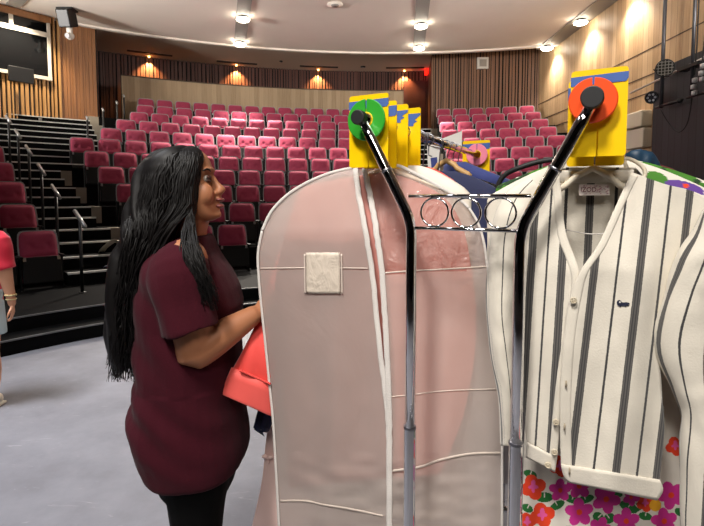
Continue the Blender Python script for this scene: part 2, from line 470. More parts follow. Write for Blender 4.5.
# handrails: one post and one short sloping rail per row
RAILG = mat('rail_worn_metal', 'a5a5a5', .35, metal=.6)
def handrail(p, a, label, grp, dz=.95, rl=.22, top=RAILG):
    o = thing('handrail', label, 'handrail', p, -R(a), grp)
    M = pm(o)
    mb = MB(); mb.cyl(M @ Vector((0, 0, 0)), M @ Vector((0, 0, dz)), .021, 10); mb.cyl(M @ Vector((0, 0, 0)), M @ Vector((0, 0, .012)), .05, 12); mb.build('post', BLACK, o, True)
    mb = MB(); mb.tube([M @ Vector((0, -rl, dz-rl*.42)), M @ Vector((0, rl, dz+rl*.42))], .024, 10); mb.build('rail', top, o, True)
for i in range(6):
    handrail(pol(Rin(i)+.08 if i else 6.75, -43.3, Zi(i)), -43.3, 'black post with short sloping rail, %s up the left stairs' % ('lowest' if i == 0 else ORD[i+1]), 'handrails up the left stairs')
for k, i in enumerate((6, 7, 8, 9)):
    a = LEFT[i]-1.3
    handrail(pol(Rin(i)+.2, a, Zi(i)), a, 'black handrail post beside the upper left stairs, %s from below' % ORD[k+1], 'handrails beside the upper stairs', .9, .1)

# ------------------------------------------------------------------ walls, ceiling
SLAT_RED = mat('dark_red_slats', '5a352a', .5, var=.35, vscale=3, stretch=(6, 6, .3))
SLAT_TAN = mat('brown_slats', '7a5a44', .5, var=.4, vscale=3, stretch=(6, 6, .3))
SLAT_GOLD = mat('golden_oak_slats', 'b98a54', .45, var=.3, vscale=3, stretch=(6, 6, .3))
SLAT_WARM = mat('warm_brown_slats', '94643c', .45, var=.4, vscale=3, stretch=(6, 6, .3))
DARKBACK = mat('dark_backing', '17100d', .8)
def slat_wall(name, pts, z0, z1, wmin, wmax, gap, m, thick=(.03, .05), parent=None, zfun=None):
    """vertical slats along a polyline of (x, y), facing the left-hand side of its direction reversed (towards the stage)"""
    mb = MB(); bb = MB()
    for (x0, y0), (x1, y1) in zip(pts, pts[1:]):
        p, q = Vector((x0, y0, 0)), Vector((x1, y1, 0)); L = (q-p).length; t = (q-p)/L; n = Vector((t.y, -t.x, 0))
        za = zfun(p) if zfun else z0
        bb.add([p+Vector((0, 0, z0)), q+Vector((0, 0, z0)), q+Vector((0, 0, z1)), p+Vector((0, 0, z1)),
                p-n*.1+Vector((0, 0, z0)), q-n*.1+Vector((0, 0, z0)), q-n*.1+Vector((0, 0, z1)), p-n*.1+Vector((0, 0, z1))],
               [(0, 1, 2, 3), (4, 7, 6, 5), (0, 4, 5, 1), (3, 2, 6, 7), (0, 3, 7, 4), (1, 5, 6, 2)])
        s = 0
        while s < L-wmin:
            w = random.uniform(wmin, wmax); d = random.uniform(*thick)
            w = min(w, L-s)
            a, b = p+t*s, p+t*(s+w)
            mb.add([a+Vector((0, 0, z0)), b+Vector((0, 0, z0)), b+n*d+Vector((0, 0, z0)), a+n*d+Vector((0, 0, z0)),
                    a+Vector((0, 0, z1)), b+Vector((0, 0, z1)), b+n*d+Vector((0, 0, z1)), a+n*d+Vector((0, 0, z1))],
                   [(0, 1, 2, 3), (4, 7, 6, 5), (0, 4, 5, 1), (1, 5, 6, 2), (2, 6, 7, 3), (3, 7, 4, 0)])
            s += w+random.uniform(*gap)
    o = struct(bb.build(name, DARKBACK))
    mb.build('slats', m, o)
    return o
# rear wall behind the walkway
slat_wall('wall_rear', [tuple(pol(19.25, a)[:2]) for a in range(-47, 12, 4)], 3.9, CEIL2, .04, .11, (.02, .06), SLAT_RED)
# parapet with pale boards, behind the back row
PALE = board_mat('pale_oak_boards', '8d7658', 'b39c7c', .16, .02, 'UV', .55, '6b573f', .8)
mb = MB(); n = 40; a0, a1 = -30.2, 2.3; rows = []; uvs = []
for r, z in ((16.78, 3.6), (16.78, 5.35), (16.9, 5.35), (16.9, 3.6)):
    rows.append([pol(r, a0+(a1-a0)*k/n, z) for k in range(n+1)]); uvs.append([(16.8*R(a0+(a1-a0)*k/n), z) for k in range(n+1)])
mb.grid(rows, uvs=uvs); o = struct(mb.build('wall_parapet', PALE))
mb = MB(); arc_slab(mb, 16.75, 16.93, a0, a1, 5.35, 5.38); mb.build('cap', mat('parapet_cap', '4a3826', .5), o)
mb = MB(); mb.add([pol(16.78, a0, 3.7), pol(16.9, a0, 3.7), pol(16.9, a0, 5.35), pol(16.78, a0, 5.35)], [(0, 1, 2, 3)]); mb.build('end_panel', PALE, o)
mb = MB(); arc_slab(mb, 16.75, 19.4, -46, 8, 3.4, 3.95); struct(mb.build('walkway', TREAD))
# right block back wall and its return
wp = [tuple(pol(16.85, a)[:2]) for a in (5.75, 9, 13, 17)]+[(RW+.1, AY+16.0)]
slat_wall('wall_back_right', wp, 3.7, CEIL2, .035, .09, (.02, .055), SLAT_TAN)
p, q = pol(16.85, 5.75), pol(19.3, 5.75)
mb = MB(); mb.box((0, 0, 0), (.08, (q-p).length, CEIL2-3.7), M=Matrix.Translation((p.x, p.y, 3.7)) @ Matrix.Rotation(-R(5.75), 4, 'Z')); struct(mb.build('wall_return', SLAT_RED))
# door leaf in the corner of the rear wall
p = pol(19.15, 4.1, 3.95)
M = Matrix.Translation(p) @ Matrix.Rotation(-R(4.1), 4, 'Z')
mb = MB(); mb.box((-.45, -.04, 0), (.45, .04, 2.3), M=M); d_ = struct(mb.build('door_1', mat('dark_red_door', '4c1d16', .5, var=.2, vscale=4)))
mb = MB(); mb.ball(M @ Vector((-.36, -.08, 1.05)), .035); mb.build('handle', STEEL, d_, True)

# right wall: tall oak boards with long horizontal joints
BOARD = board_mat('oak_board_wall', 'a07e58', 'd2b48c', .19, .035, 'Y', .5, '6a4c30', 1.0)
mb = MB(); mb.box((RW, -5, 0), (RW+.15, 18.2, CEIL2)); o = struct(mb.build('wall_right', BOARD))
mb = MB()
for z in (3.78, 4.16, 4.72): mb.box((RW-.006, -5, z-.012), (RW+.01, 17.6, z+.012))
mb.build('joint', mat('dark_joint', '4a3524', .7), o)
# black boarded wall section nearer the stage
BLKB = board_mat('black_boards', '26272b', '3b3c41', .2, .05, 'Y', .55, '050505', .7)
mb = MB(); mb.box((RW-.12, 3.0, 0), (RW-.005, 10.55, 4.16)); struct(mb.build('wall_black', BLKB))

# left booth wall: two facets, golden then brown
f0, f1 = Vector((-10.4, 10.6, 0)), Vector((-7.93, 13.68, 0)); f2 = Vector((-7.28, 14.42, 0))
ZB = 3.0
slat_wall('wall_booth', [tuple(f0[:2]), tuple(f1[:2])], ZB, CEIL, .035, .075, (.035, .06), SLAT_GOLD, (.04, .07))
slat_wall('wall_corner', [tuple(f1[:2]), (f2.x, f2.y)], ZB-.9, CEIL, .05, .10, (.003, .010), SLAT_WARM, (.03, .05))
p = f2; mb = MB(); mb.box((0, 0, 0), (.1, 1.6, CEIL2-ZB+1), M=Matrix.Translation((p.x-.1, p.y, ZB-1)) @ Matrix.Rotation(R(30), 4, 'Z')); struct(mb.build('wall_stair_return', SLAT_RED))
# curved black skirting band under the golden slats
t_ = (f1-f0).normalized(); n_ = Vector((t_.y, -t_.x, 0))
mb = MB(); q0, q1 = f0+n_*.09, f1+n_*.09
mb.add([f0+Vector((0, 0, 1.0)), f1+Vector((0, 0, 1.0)), f1+Vector((0, 0, ZB+.02)), f0+Vector((0, 0, ZB+.02)), q0+Vector((0, 0, 1.0)), q1+Vector((0, 0, 1.0)), q1+Vector((0, 0, ZB+.02)), q0+Vector((0, 0, ZB+.02))],
       [(0, 1, 2, 3), (4, 7, 6, 5), (3, 2, 6, 7), (0, 3, 7, 4), (1, 5, 6, 2)])
struct(mb.build('baseboard_booth', TREAD))
# booth window
def on_booth(u, v, off=.08):
    P = f0+n_*off
    return sight_plane(u, v, P, n_)
WHITEFR = mat('cream_window_frame', 'cfc5b6', .5)
GLASSD = mat('dark_booth_glass', '08090a', .08, spec=.6)
zt_, zm_, zs_ = on_booth(30, 19).z, on_booth(30, 31).z, on_booth(30, 74).z
sr = (on_booth(47.5, 50)-f0).dot(t_); sm = (on_booth(11, 25)-f0).dot(t_); sl = .2
def bq(mb, s0, s1, z0, z1, d0, d1):
    v = []
    for d in (d0, d1):
        for s, z in ((s0, z0), (s1, z0), (s1, z1), (s0, z1)): v.append(f0+t_*s+n_*d+Vector((0, 0, z)))
    mb.add(v, [(0, 3, 2, 1), (4, 5, 6, 7), (0, 1, 5, 4), (1, 2, 6, 5), (2, 3, 7, 6), (3, 0, 4, 7)])
mb = MB(); bq(mb, sl, sr, zs_, zt_, .02, .078); w_ = struct(mb.build('window_1', GLASSD))
mb = MB()
bq(mb, sl, sr+.07, zs_-.09, zs_, .02, .13); bq(mb, sl, sr, zm_-.07, zm_+.05, .02, .115); bq(mb, sr, sr+.07, zs_, zt_, .02, .115)
bq(mb, sm-.045, sm+.045, zm_, zt_, .02, .11)
mb.build('window_frame', WHITEFR, w_)
mb = MB(); bq(mb, sl, sr+.10, zt_, zt_+.16, .02, .13); mb.build('window_head', SLAT_WARM, w_)
# black monitor fixed in front of the booth window
o = thing('monitor', 'black flat monitor mounted below the booth window', 'monitor', on_booth(21, 75, .45))
a_, b_ = on_booth(8.5, 75, .45), on_booth(33.5, 75, .45); hh = abs(on_booth(21, 67, .45).z-on_booth(21, 82, .45).z)/2
mb = MB(); c_ = (a_+b_)/2; ww = (b_-a_).length/2
mb.box((-ww, -.04, -hh), (ww, .04, hh), M=Matrix.Translation(c_) @ Matrix.Rotation(math.atan2(t_.y, t_.x), 4, 'Z')); mb.build('screen', BLACK, o, bevel=.015)
mb = MB(); mb.tube([c_+Vector((0, 0, -hh*.3)), c_-n_*.30+Vector((0, 0, -hh*.6))], .035, 8); mb.build('bracket', BLACK, o)
# cable loop hung from a socket on the slats
p = on_booth(39.5, 122, .10)
o = thing('cable', 'orange and white cable looped from socket on golden slats', 'cable', p)
mb = MB(); mb.box(p-Vector((.07, .05, .10)), p+Vector((.07, .05, .10))); mb.build('socket', mat('grey_socket', '8a8680', .6), o)
for k, (m_, dx) in enumerate(((mat('orange_cable', 'c4552a', .5), .0), (mat('white_cable', 'c0bcb4', .5), -.08))):
    q = [on_booth(u+dx*10, v, .14) for u, v in crom([(40.5, 123), (42, 130), (42.5, 137), (40, 142), (37, 143), (36.5, 137), (39.5, 130)] if k == 0 else [(39.5, 123), (38.5, 131), (37, 140), (32, 146), (27, 147)], 16)]
    mb = MB(); mb.tube(q, .018, 6); mb.build('lead', m_, o, True)

# ceilings
PLASTER = mat('ceiling_plaster', 'e8ded2', .9, var=.04, vscale=1.5)
PLASTER2 = mat('rear_ceiling_plaster', 'dcc8b2', .9, var=.04, vscale=1.5)
mb = MB(); arc_slab(mb, .5, 15.35, -88, 0, CEIL, CEIL+.3, 2, right=True)
mb.box((-13.8, -5, CEIL+.004), (RW, 12.6, CEIL+.29)); mb.box((2, 12.6, CEIL+.004), (RW, 15.7, CEIL+.29)); struct(mb.build('ceiling', PLASTER))
mb = MB(); arc_slab(mb, 15.30, 15.44, -60, 0, CEIL-.05, CEIL+.3, 1.2, right=True); struct(mb.build('trim_1', PLASTER))
mb = MB(); arc_slab(mb, 15.3, 19.9, -60, 0, CEIL2, CEIL2+.1, 2, right=True); struct(mb.build('ceiling_rear', PLASTER2))
mb = MB(); mb.box((-14, -5, 0), (-13.8, 13, CEIL2)); struct(mb.build('wall_left', BLACKMAT))
mb = MB(); mb.box((-14, -5.2, 0), (RW+.2, -5, 8)); struct(mb.build('wall_stage', BLACKMAT))

# lighting slots and their spots
SLOT = mat('slot_grey', '8a8680', .6); BULB = mat('lit_lamp', 'fff2dc', emit=28); WARMB = mat('lit_warm_lamp', 'ffb060', emit=14)
DKMETAL = mat('dark_metal', '2a2a2c', .4, metal=.5)
def slot(name, label, p, q, w, m=SLOT, grp=None, depth=.03):
    p, q = Vector(p), Vector(q); L = (q-p).length
    mb = MB(); mb.box((0, -w/2, -depth), (L, w/2, .0), M=Matrix.Translation(p) @ Matrix.Rotation(math.atan2(q.y-p.y, q.x-p.x), 4, 'Z'))
    o = mb.build(name, m); tag(o, label, 'light track', grp); return o
LIGHTS = []
def spot_light(p, d, power, size, blend, col, r=.08):
    l = bpy.data.lights.new('lamp_or_added_spot', 'SPOT'); l.energy = power; l.spot_size = R(size); l.spot_blend = blend; l.color = col; l.shadow_soft_size = r
    o = bpy.data.objects.new('lamp_or_added_spot', l); C.objects.link(o); o.location = p
    o.rotation_euler = Vector(d).to_track_quat('-Z', 'Y').to_euler(); return o
def downlight(p, label, power, grp, col=(1, .9, .78), size=115, lean=(0, 0, -1)):
    o = thing('spot_lamp', label, 'light', p, 0, grp)
    mb = MB(); mb.cyl(Vector(p)+Vector((0, 0, -.035)), Vector(p)+Vector((0, 0, -.10)), .12, 20, r2=.15); mb.build('housing', DKMETAL, o, True)
    mb = MB(); mb.ball(Vector(p)+Vector((0, 0, -.115)), (.175, .175, .055), 20, 8); mb.build('lens', BULB, o, True)
    spot_light(Vector(p)+Vector((0, 0, -.20)), lean, power, size, .7, col, .14)
def cl(u, v, h): return sight(u, v, h=h)
hC = CEIL-H
pA, pB = cl(243, 19, hC-.1), cl(240, 44, hC-.1); pA.z = pB.z = CEIL-.0
pC, pD = cl(421, 26, hC-.1), cl(419, 48, hC-.1); pC.z = pD.z = CEIL
HOUSE = 4300
for a, b, nm in ((pA, pB, 'left'), (pC, pD, 'right')):
    d = (b-a).normalized()
    a = a-Vector((0, 0, .002)); b = b-Vector((0, 0, .002))
    slot('light_track', 'long grey lighting slot across the white ceiling, %s of two' % nm, a-d*4.5, b+d*.05, .34, grp='ceiling light tracks')
    for P_, w_ in ((a, 'front'), (b, 'rear')):
        rad = Vector((P_.x-AX, P_.y-AY, 0)).normalized()
        downlight(P_, 'bright ceiling spot lamp, %s one in the %s slot' % (w_, nm), HOUSE, 'ceiling spot lamps', size=84, lean=-rad*.5-Vector((0, 0, 1)))
a, b = cl(23, -6, hC)-Vector((0, 0, .002)), cl(13, 5, hC)-Vector((0, 0, .002))
slot('light_track', 'grey lighting slot at the top left corner above booth window', a, b, .3)
q = (a+b)/2; spot_light(q-Vector((0, 0, .1)), on_booth(20, 110)-q, 700, 110, .7, (1, .86, .66), .1)
# slot along the right wall
slot('light_track', 'grey lighting slot along the oak wall edge', (RW-.26, 3, CEIL-.002), (RW-.26, 16.3, CEIL-.002), .5, depth=.02)
for k, (u, v, y) in enumerate(((578, 22, 13.6), (556, 46, 15.9), (600, 0, 11.6))):
    downlight(Vector((RW-.32, y, CEIL)), ('bright spot lamp by the oak wall, nearer one', 'bright spot lamp by the oak wall, farther one at the back', 'spot lamp by the oak wall above the picture edge')[k], 330, 'oak wall spot lamps', size=120, lean=(.25, 0, -1))
# small round ceiling vents
for (u, v, h, nm) in ((335, 4, hC, 'round white ceiling vent between the two lighting slots'), (363, 66.5, CEIL2-H, 'small round dark vent in the rear ceiling'), (281, 61, CEIL2-H, 'tiny ceiling sensor in the rear ceiling')):
    p = cl(u, v, h); o = thing('ceiling_vent', nm, 'vent', p)
    r = .19 if v < 10 else .10 if u > 300 else .06
    mb = MB(); mb.cyl(p, p-Vector((0, 0, .03)), r, 24); mb.build('rim', PLASTER if v < 10 else DKMETAL, o, True)
    mb = MB(); mb.cyl(p-Vector((0, 0, .03)), p-Vector((0, 0, .05)), r*.5, 20); mb.build('cone', SLOT, o, True)
# warm wall washers over the rear walkway
for k, (u, v) in enumerate(((150, 53), (237, 62.5), (319, 66.5), (405, 67.5))):
    p = cl(u, v, CEIL2-H); an = math.degrees(math.atan2(p.x-AX, p.y-AY)); r0 = math.hypot(p.x-AX, p.y-AY)
    w_ = ('leftmost', 'second from left', 'third from left', 'rightmost')[k]
    o = thing('wall_washer', 'warm wall washer lamp under dark ceiling slot, %s' % w_, 'light', p, 0, 'warm wall washers')
    da = math.degrees(.75/r0)
    mb = MB(); arc_slab(mb, r0-.06, r0+.06, an-da, an+da, CEIL2-.03, CEIL2+.01); mb.build('slot', DKMETAL, o)
    q = pol(19.04, an, CEIL2)
    mb = MB(); mb.cyl(q, q-Vector((0, 0, .04)), .035, 14); mb.ball(q-Vector((0, 0, .04)), (.035, .035, .015)); mb.build('lamp', WARMB, o, True)
    spot_light(q-Vector((0, 0, .09)), pol(19.14, an, 5.4)-q, 560, 104, .7, (1, .56, .2), .02)
# red exit lamp at the corner
p = pol(18.9, 5.45, CEIL2-.13)
mb = MB(); mb.box(p-Vector((.05, .10, .09)), p+Vector((.05, .10, .09))); tag(mb.build('exit_light', mat('red_exit_glow', 'ff1408', emit=5)), 'small red glowing exit light high in the rear corner', 'light')
# white speaker box on the back right wall
p = sight(482.5, 63.5, Y=17.85)
o = thing('wall_speaker', 'white square speaker on the slatted wall above right block', 'speaker', p)
mb = MB(); mb.box(p-Vector((.2, .08, .2)), p+Vector((.2, .08, .2))); mb.build('case', mat('white_speaker', 'cfcbc2', .5), o, bevel=.01)
mb = MB(); mb.box(p-Vector((.12, .095, .12)), p+Vector((.12, -.07, .12))); mb.build('grille', mat('grille_grey', '9a948a', .7), o)
mb = MB(); mb.cyl(p+Vector((0, .02, .2)), Vector((p.x, p.y+.02, CEIL2)), .018, 8); mb.build('conduit', SLOT, o)
# dark projector-like spotlight hung under the ceiling near the booth
p = cl(67, 9, hC); p.z = CEIL
o = thing('stage_light', 'black stage spotlight hanging under ceiling beside the booth', 'stage light', p)
q = sight(67, 18, Y=p.y)
mb = MB(); mb.box((-.16, -.2, -.22), (.16, .2, .22), M=Matrix.Translation(q) @ Matrix.Rotation(R(20), 4, 'X')); mb.build('housing', BLACK, o, bevel=.03)
mb = MB(); mb.cyl(q, p, .05, 10); mb.box(p-Vector((.2, .15, .04)), p+Vector((.2, .15, 0))); mb.build('bracket', BLACK, o)
q = sight(70, 36, Y=p.y)
o = thing('security_camera', 'white dome camera with round lens below the black spotlight', 'camera', q)
mb = MB(); mb.ball(q, (.10, .10, .10)); mb.box(q+Vector((-.07, -.03, .02)), q+Vector((.05, .05, .26))); mb.build('housing', mat('white_plastic', 'd8d4cc', .4), o, True)
mb = MB(); mb.cyl(q+Vector((.0, -.1, -.02)), q+Vector((0, -.135, -.03)), .06, 16); mb.build('lens', GREYSHELL, o)

# ------------------------------------------------------------------ stage lights on the black wall
o = thing('hanging_pipe', 'dark vertical pipe on right wall carrying the two round stage lights', 'pipe', Vector((6.15, 9.75, CEIL)))
def rw(u, v, X=6.1):
    d = sight(u, v, Y=1)-Vector((0, 0, H)); return Vector((0, 0, H))+d*(X/d.x)
mb = MB(); a = rw(662.5, 70); a2 = Vector((a.x, a.y, CEIL)); b = Vector((a.x, a.y, rw(662.5, 108).z)); mb.cyl(b, a2, .035, 12); mb.build('pole', mat('pole_grey', '47474b', .4, metal=.5), o, True)
mb = MB(); y0 = a.y; zz = rw(660, 106.5).z; mb.cyl((6.1, a.y+.15, zz), (6.1, a.y-.62, zz), .03, 10); mb.ball((6.1, a.y-.55, zz), .05); mb.build('arm', BLACK, o, True)
def par(u, v, r, yaw, label, lensm):
    c = rw(u, v, 6.0); o = thing('stage_light', label, 'stage light', c)
    d = Vector((math.sin(yaw)*-1, -math.cos(yaw), -.25)).normalized()
    mb = MB(); mb.cyl(c-d*.22, c, r*.75, 24, r2=r); mb.build('can', BLACK, o, True)
    X = d.cross(Vector((0, 0, 1))).normalized(); Y_ = X.cross(d)
    mb = MB(); mb.torus(c, X, Y_, r*.98, r*.09, 32, 8); mb.build('rim', BLACK, o, True)
    mb = MB(); mb.cyl(c-d*.005, c+d*.004, r*.93, 28); ln = mb.build('lens', lensm, o)
    mb = MB()
    if r > .13:
        for k in range(-2, 3):
            w = r*math.sqrt(max(0, 1-(k*.36)**2)*.86)
            mb.cyl(c+d*.012+X*r*.36*k-Y_*w, c+d*.012+X*r*.36*k+Y_*w, .006, 6); mb.cyl(c+d*.012+Y_*r*.36*k-X*w, c+d*.012+Y_*r*.36*k+X*w, .006, 6)
        mb.build('grille', SLOT, ln)
    else:
        for k in range(6): mb.cyl(c+d*.0+(X*math.cos(k*PI/3)+Y_*math.sin(k*PI/3))*r*.55, c+d*.014+(X*math.cos(k*PI/3)+Y_*math.sin(k*PI/3))*r*.55, r*.2, 12)
        mb.build('lamp', mat('lamp_led', 'a8a8ac', .2, metal=.6), ln)
    mb = MB(); mb.tube([c-d*.12+X*r*1.15, c-d*.12+X*r*1.1-Y_*r*.2, c-d*.12+Vector((.1, 0, .0))], .014, 6); mb.build('yoke', BLACK, o)
par(665, 68, .155, .5, 'large round stage light with grille on dark pipe', mat('lens_dark', '3a3834', .15))
par(651.5, 97.5, .118, .75, 'smaller round stage light with clear lamps, lower left', mat('lens_black', '101012', .15))
pp = [rw(631, 93, 6.28), rw(704, 58, 6.28), rw(760, 31, 6.28)]
mb = MB(); mb.tube(pp, .022, 8); tag(mb.build('conduit', mat('silver_conduit', 'b5b2ad', .35, metal=.6), smooth=True), 'long silver pipe running along top of black wall', 'pipe')
o = thing('hanging_pipe', 'second dark pipe at right edge of picture with clamp bar', 'pipe', Vector((6.05, 9.0, CEIL)))
a = rw(693.5, 40, 6.0); mb = MB(); mb.cyl(Vector((a.x, a.y, rw(690, 96, 6).z)), Vector((a.x, a.y, CEIL)), .03, 10); mb.build('pole', MATS['pole_grey'], o, True)
zz = rw(693, 96, 6.0).z
mb = MB(); mb.cyl((6.0, a.y+.1, zz), (6.0, a.y-.7, zz), .028, 10); zz2 = rw(693, 66, 6).z; mb.build('arm', BLACK, o); mb = MB(); mb.box((5.92, a.y-.25, zz2-.03), (6.1, a.y+.3, zz2+.03)); mb.build('arm', BLACK, o)
for k, (u, v) in enumerate(((694, 87), (702, 73))):
    p = rw(u, v, 5.95); o = thing('plug_connector', ('white cable connectors hanging above the lower clamp bar', 'white cable connectors hanging at the far right edge')[k], 'connector', p)
    mb = MB()
    for j in range(3): mb.box(p+Vector((-.03, -.05+.03*(j%2), -.14+.11*j)), p+Vector((.03, .02+.03*(j%2), -.07+.11*j)))
    mb.build('plug', mat('plug_white_%d' % k, 'c8c8c8', .4), o, True)
    mb = MB(); mb.tube([p+Vector((0, 0, .2)), p+Vector((.02, 0, .7)), p+Vector((.03, .02, 2))], .012, 6); mb.build('lead', BLACK, o)
q = [rw(u, v, 6.22) for u, v in crom([(660, 108), (668, 122), (678, 132), (686, 126), (690, 112), (692, 96)], 20)]
mb = MB(); mb.tube(q, .010, 6); tag(mb.build('cable', BLACKMAT, smooth=True), 'thin black cable sagging across the black wall', 'cable')
# cream box on the oak wall, half hidden by the orange divider
b0, b1 = rw(646, 112, 6.3), rw(627, 150, 6.3)
o = thing('wall_box', 'cream box on oak wall beside the orange disc divider', 'wall box', Vector((6.3, 11, b1.z)))
mb = MB(); mb.box((6.25, b0.y, b1.z+.0), (RW, b0.y+.75, b1.z+.42)); mb.build('case', mat('cream_box', 'cfc5b2', .5), o, bevel=.02)
mb = MB(); mb.box((6.20, b0.y, b1.z+.45), (RW, b0.y+.75, b0.z+.05)); mb.build('lid', mat('cream_box_lid', 'd8cdb4', .5), o, bevel=.03)

# litter left on the left stairs
p = pol(Rin(1)+.15, -37.6, Zi(1))
q = sight(124, 222.5, Y=p.y)
mb = MB(); P = []
for i in range(10):
    t = i/9; P.append([pol(Rin(1)+.2, -37.9, Zi(1))+Vector((-.16+.34*t, j*.025-.1, .02+.20*math.sin(t*2.2)*(1-.2*(j/8))+.02*nz(i*.5, j*.6))) for j in range(9)])
mb.grid(P); tag(mb.build('paper', mat('cream_paper', 'd6cfc0', .8), smooth=True, solid=.004), 'crumpled cream paper lying on the left stairs, just behind the woman', 'paper')
mb = MB(); P = []
c0 = pol(Rin(1)-.15, -38.2, Zi(0)+RISE/2)
ST = stripe_mat('blue_striped_cloth', 'd4d4dc', '232c50', [(k*1.0, .28, 0) for k in range(12)])
for i in range(12):
    P.append([c0+Vector((-.13+i*.024, -.1+.02*j, .012+.06*math.sin(i/11*PI)*math.sin(j/9*PI)+.02*nz(i*.4, j*.4, 2))) for j in range(10)])
mb.grid(P, uvs=[[(j*.8, i) for j in range(10)] for i in range(12)]); tag(mb.build('cloth', ST, smooth=True, solid=.006), 'crumpled blue and white striped cloth lying on the left stairs', 'cloth')

# ================================================================== the double clothes rack
YEL = mat('yellow_plastic', 'f5c800', .35, var=.05, vscale=8, coat=.2)
TAPE = mat('blue_painters_tape', '3f5fa0', .7, var=.12, vscale=90, stretch=(1, 1, .2))
GREEN = mat('green_disc', '2f9a2c', .35, coat=.2); ORANGE = mat('orange_disc', 'e8501c', .35, coat=.2); PINKD = mat('pink_disc', 'f08aa0', .35, coat=.2)
CAPB = mat('black_cap', '141416', .55)
TH = R(28)
FD = Vector((math.cos(TH), -math.sin(TH), 0)); RD = Vector((math.sin(TH), math.cos(TH), 0)); UP = Vector((0, 0, 1))
CL = sight(357, 117, Y=1.164); RAILZ = CL.z
CRr = sight(592, 95.5, Y=.93)
SEP = (CRr-CL).dot(FD); CRr = Vector(((CL+FD*SEP).x, (CL+FD*SEP).y, RAILZ))
OL = CL+RD*.03
def rail_pt(side, t): return (CL if side == 'L' else CRr)+RD*t
rack = thing('clothes_rack', 'chrome double rail clothes rack with ring panel between two bent uprights', 'clothes rack', (OL.x+FD.x*SEP/2, OL.y+FD.y*SEP/2, 0))
def rp(u, v): return sight_plane(u, v, OL, RD)
RLEN = 1.20
for side, P in (('L', CL), ('R', CRr)):
    mb = MB(); mb.cyl(P+RD*.012, P+RD*RLEN, .0135, 20); mb.build('rail', CHROME, rack, True)
    mb = MB(); mb.cyl(P, P+RD*.022, .0205 if side == 'R' else .0175, 28); mb.build('end_cap', CAPB, rack, bevel=.002)
    mb = MB(); mb.cyl(P+RD*RLEN, P+RD*(RLEN+.02), .0185, 24); mb.build('end_cap', CAPB, rack, bevel=.002)
bendL, bendR = rp(411.5, 222), rp(520.5, 230)
for k, (P, bnd) in enumerate(((CL, bendL), (CRr, bendR))):
    for far in (0, 1):
        off = RD*(RLEN-.06)*far
        zc = sight(412, 427, Y=bendL.y).z if k == 0 else sight(517, 443, Y=bendR.y).z
        top = P+RD*.03-UP*.006+off; b = bnd+off; foot = Vector((b.x, b.y, .10))
        d1 = (b-top).normalized()
        path = [top, top+d1*.05]+[b-d1*.035*(1-t)**2*1.0-UP*.035*t**2 for t in (0, .25, .5, .75, 1)]
        mb = MB(); mb.tube(path+[Vector((b.x, b.y, b.z-.2)), Vector((b.x, b.y, zc-.05))], .0125, 20); mb.build('upright', CHROME, rack, True)
        mb = MB(); mb.cyl(Vector((b.x, b.y, zc)), foot, .0142, 40); mb.build('lower_tube', CHROME, rack)
        mb = MB(); mb.cyl(Vector((b.x, b.y, zc-.003)), Vector((b.x, b.y, zc+.003)), .0150, 20)
        mb.build('collar', STEEL, rack); mb = MB(); m_ = top+(b-top)*.5; mb.cyl(m_-d1*.003, m_+d1*.003, .0138, 20); mb.build('collar', STEEL, rack, True)
# ring panel
tz, bz = rp(465, 196).z, rp(470, 229.5).z
def fs(P): return (P-OL).dot(FD)
sl0, sr0 = fs(rp(409, 196)), fs(rp(531, 196)); sb0, sb1 = fs(bendL), fs(bendR)
for far in (0, 1):
    off = RD*(RLEN-.06)*far
    mb = MB(); mb.cyl(OL+FD*sl0+UP*(tz-RAILZ)+off, OL+FD*sr0+UP*(tz-RAILZ)+off, .0042, 12); mb.build('crossbar', CHROME, rack, True)
    mb = MB(); mb.cyl(OL+FD*sb0+UP*(bz-RAILZ)+off, OL+FD*sb1+UP*(bz-RAILZ)+off, .0042, 12); mb.build('crossbar', CHROME, rack, True)
    for u in (434.5, 466, 500.5):
        s_ = fs(rp(u, 213)); c = OL+FD*s_+UP*((tz+bz)/2-RAILZ)+off
        mb = MB(); mb.torus(c, FD, UP, (tz-bz)/2-.0045, .0024, 48, 8); mb.build('ring', CHROME, rack, True)
# base with castors, below the picture
for k, b in enumerate((bendL, bendR)):
    a0, a1 = Vector((b.x, b.y, .11)), Vector((b.x, b.y, .11))+RD*(RLEN-.06)
    mb = MB(); mb.cyl(a0-RD*.02, a1+RD*.02, .0135, 14); mb.build('base_rail', CHROME, rack, True)
for far in (0, 1):
    off = RD*(RLEN-.06)*far
    a, b = OL-FD*.03+off, OL+FD*(SEP+.03)+off
    mb = MB(); mb.cyl(Vector((a.x, a.y, .11)), Vector((b.x, b.y, .11)), .0135, 14); mb.build('base_bar', CHROME, rack, True)
    for q in (a, b):
        mb = MB(); mb.cyl(Vector((q.x, q.y, .03))-FD*.012, Vector((q.x, q.y, .03))+FD*.012, .03, 18); mb.cyl(Vector((q.x, q.y, .03)), Vector((q.x, q.y, .11)), .006, 8); mb.build('castor', BLACK, rack, True)

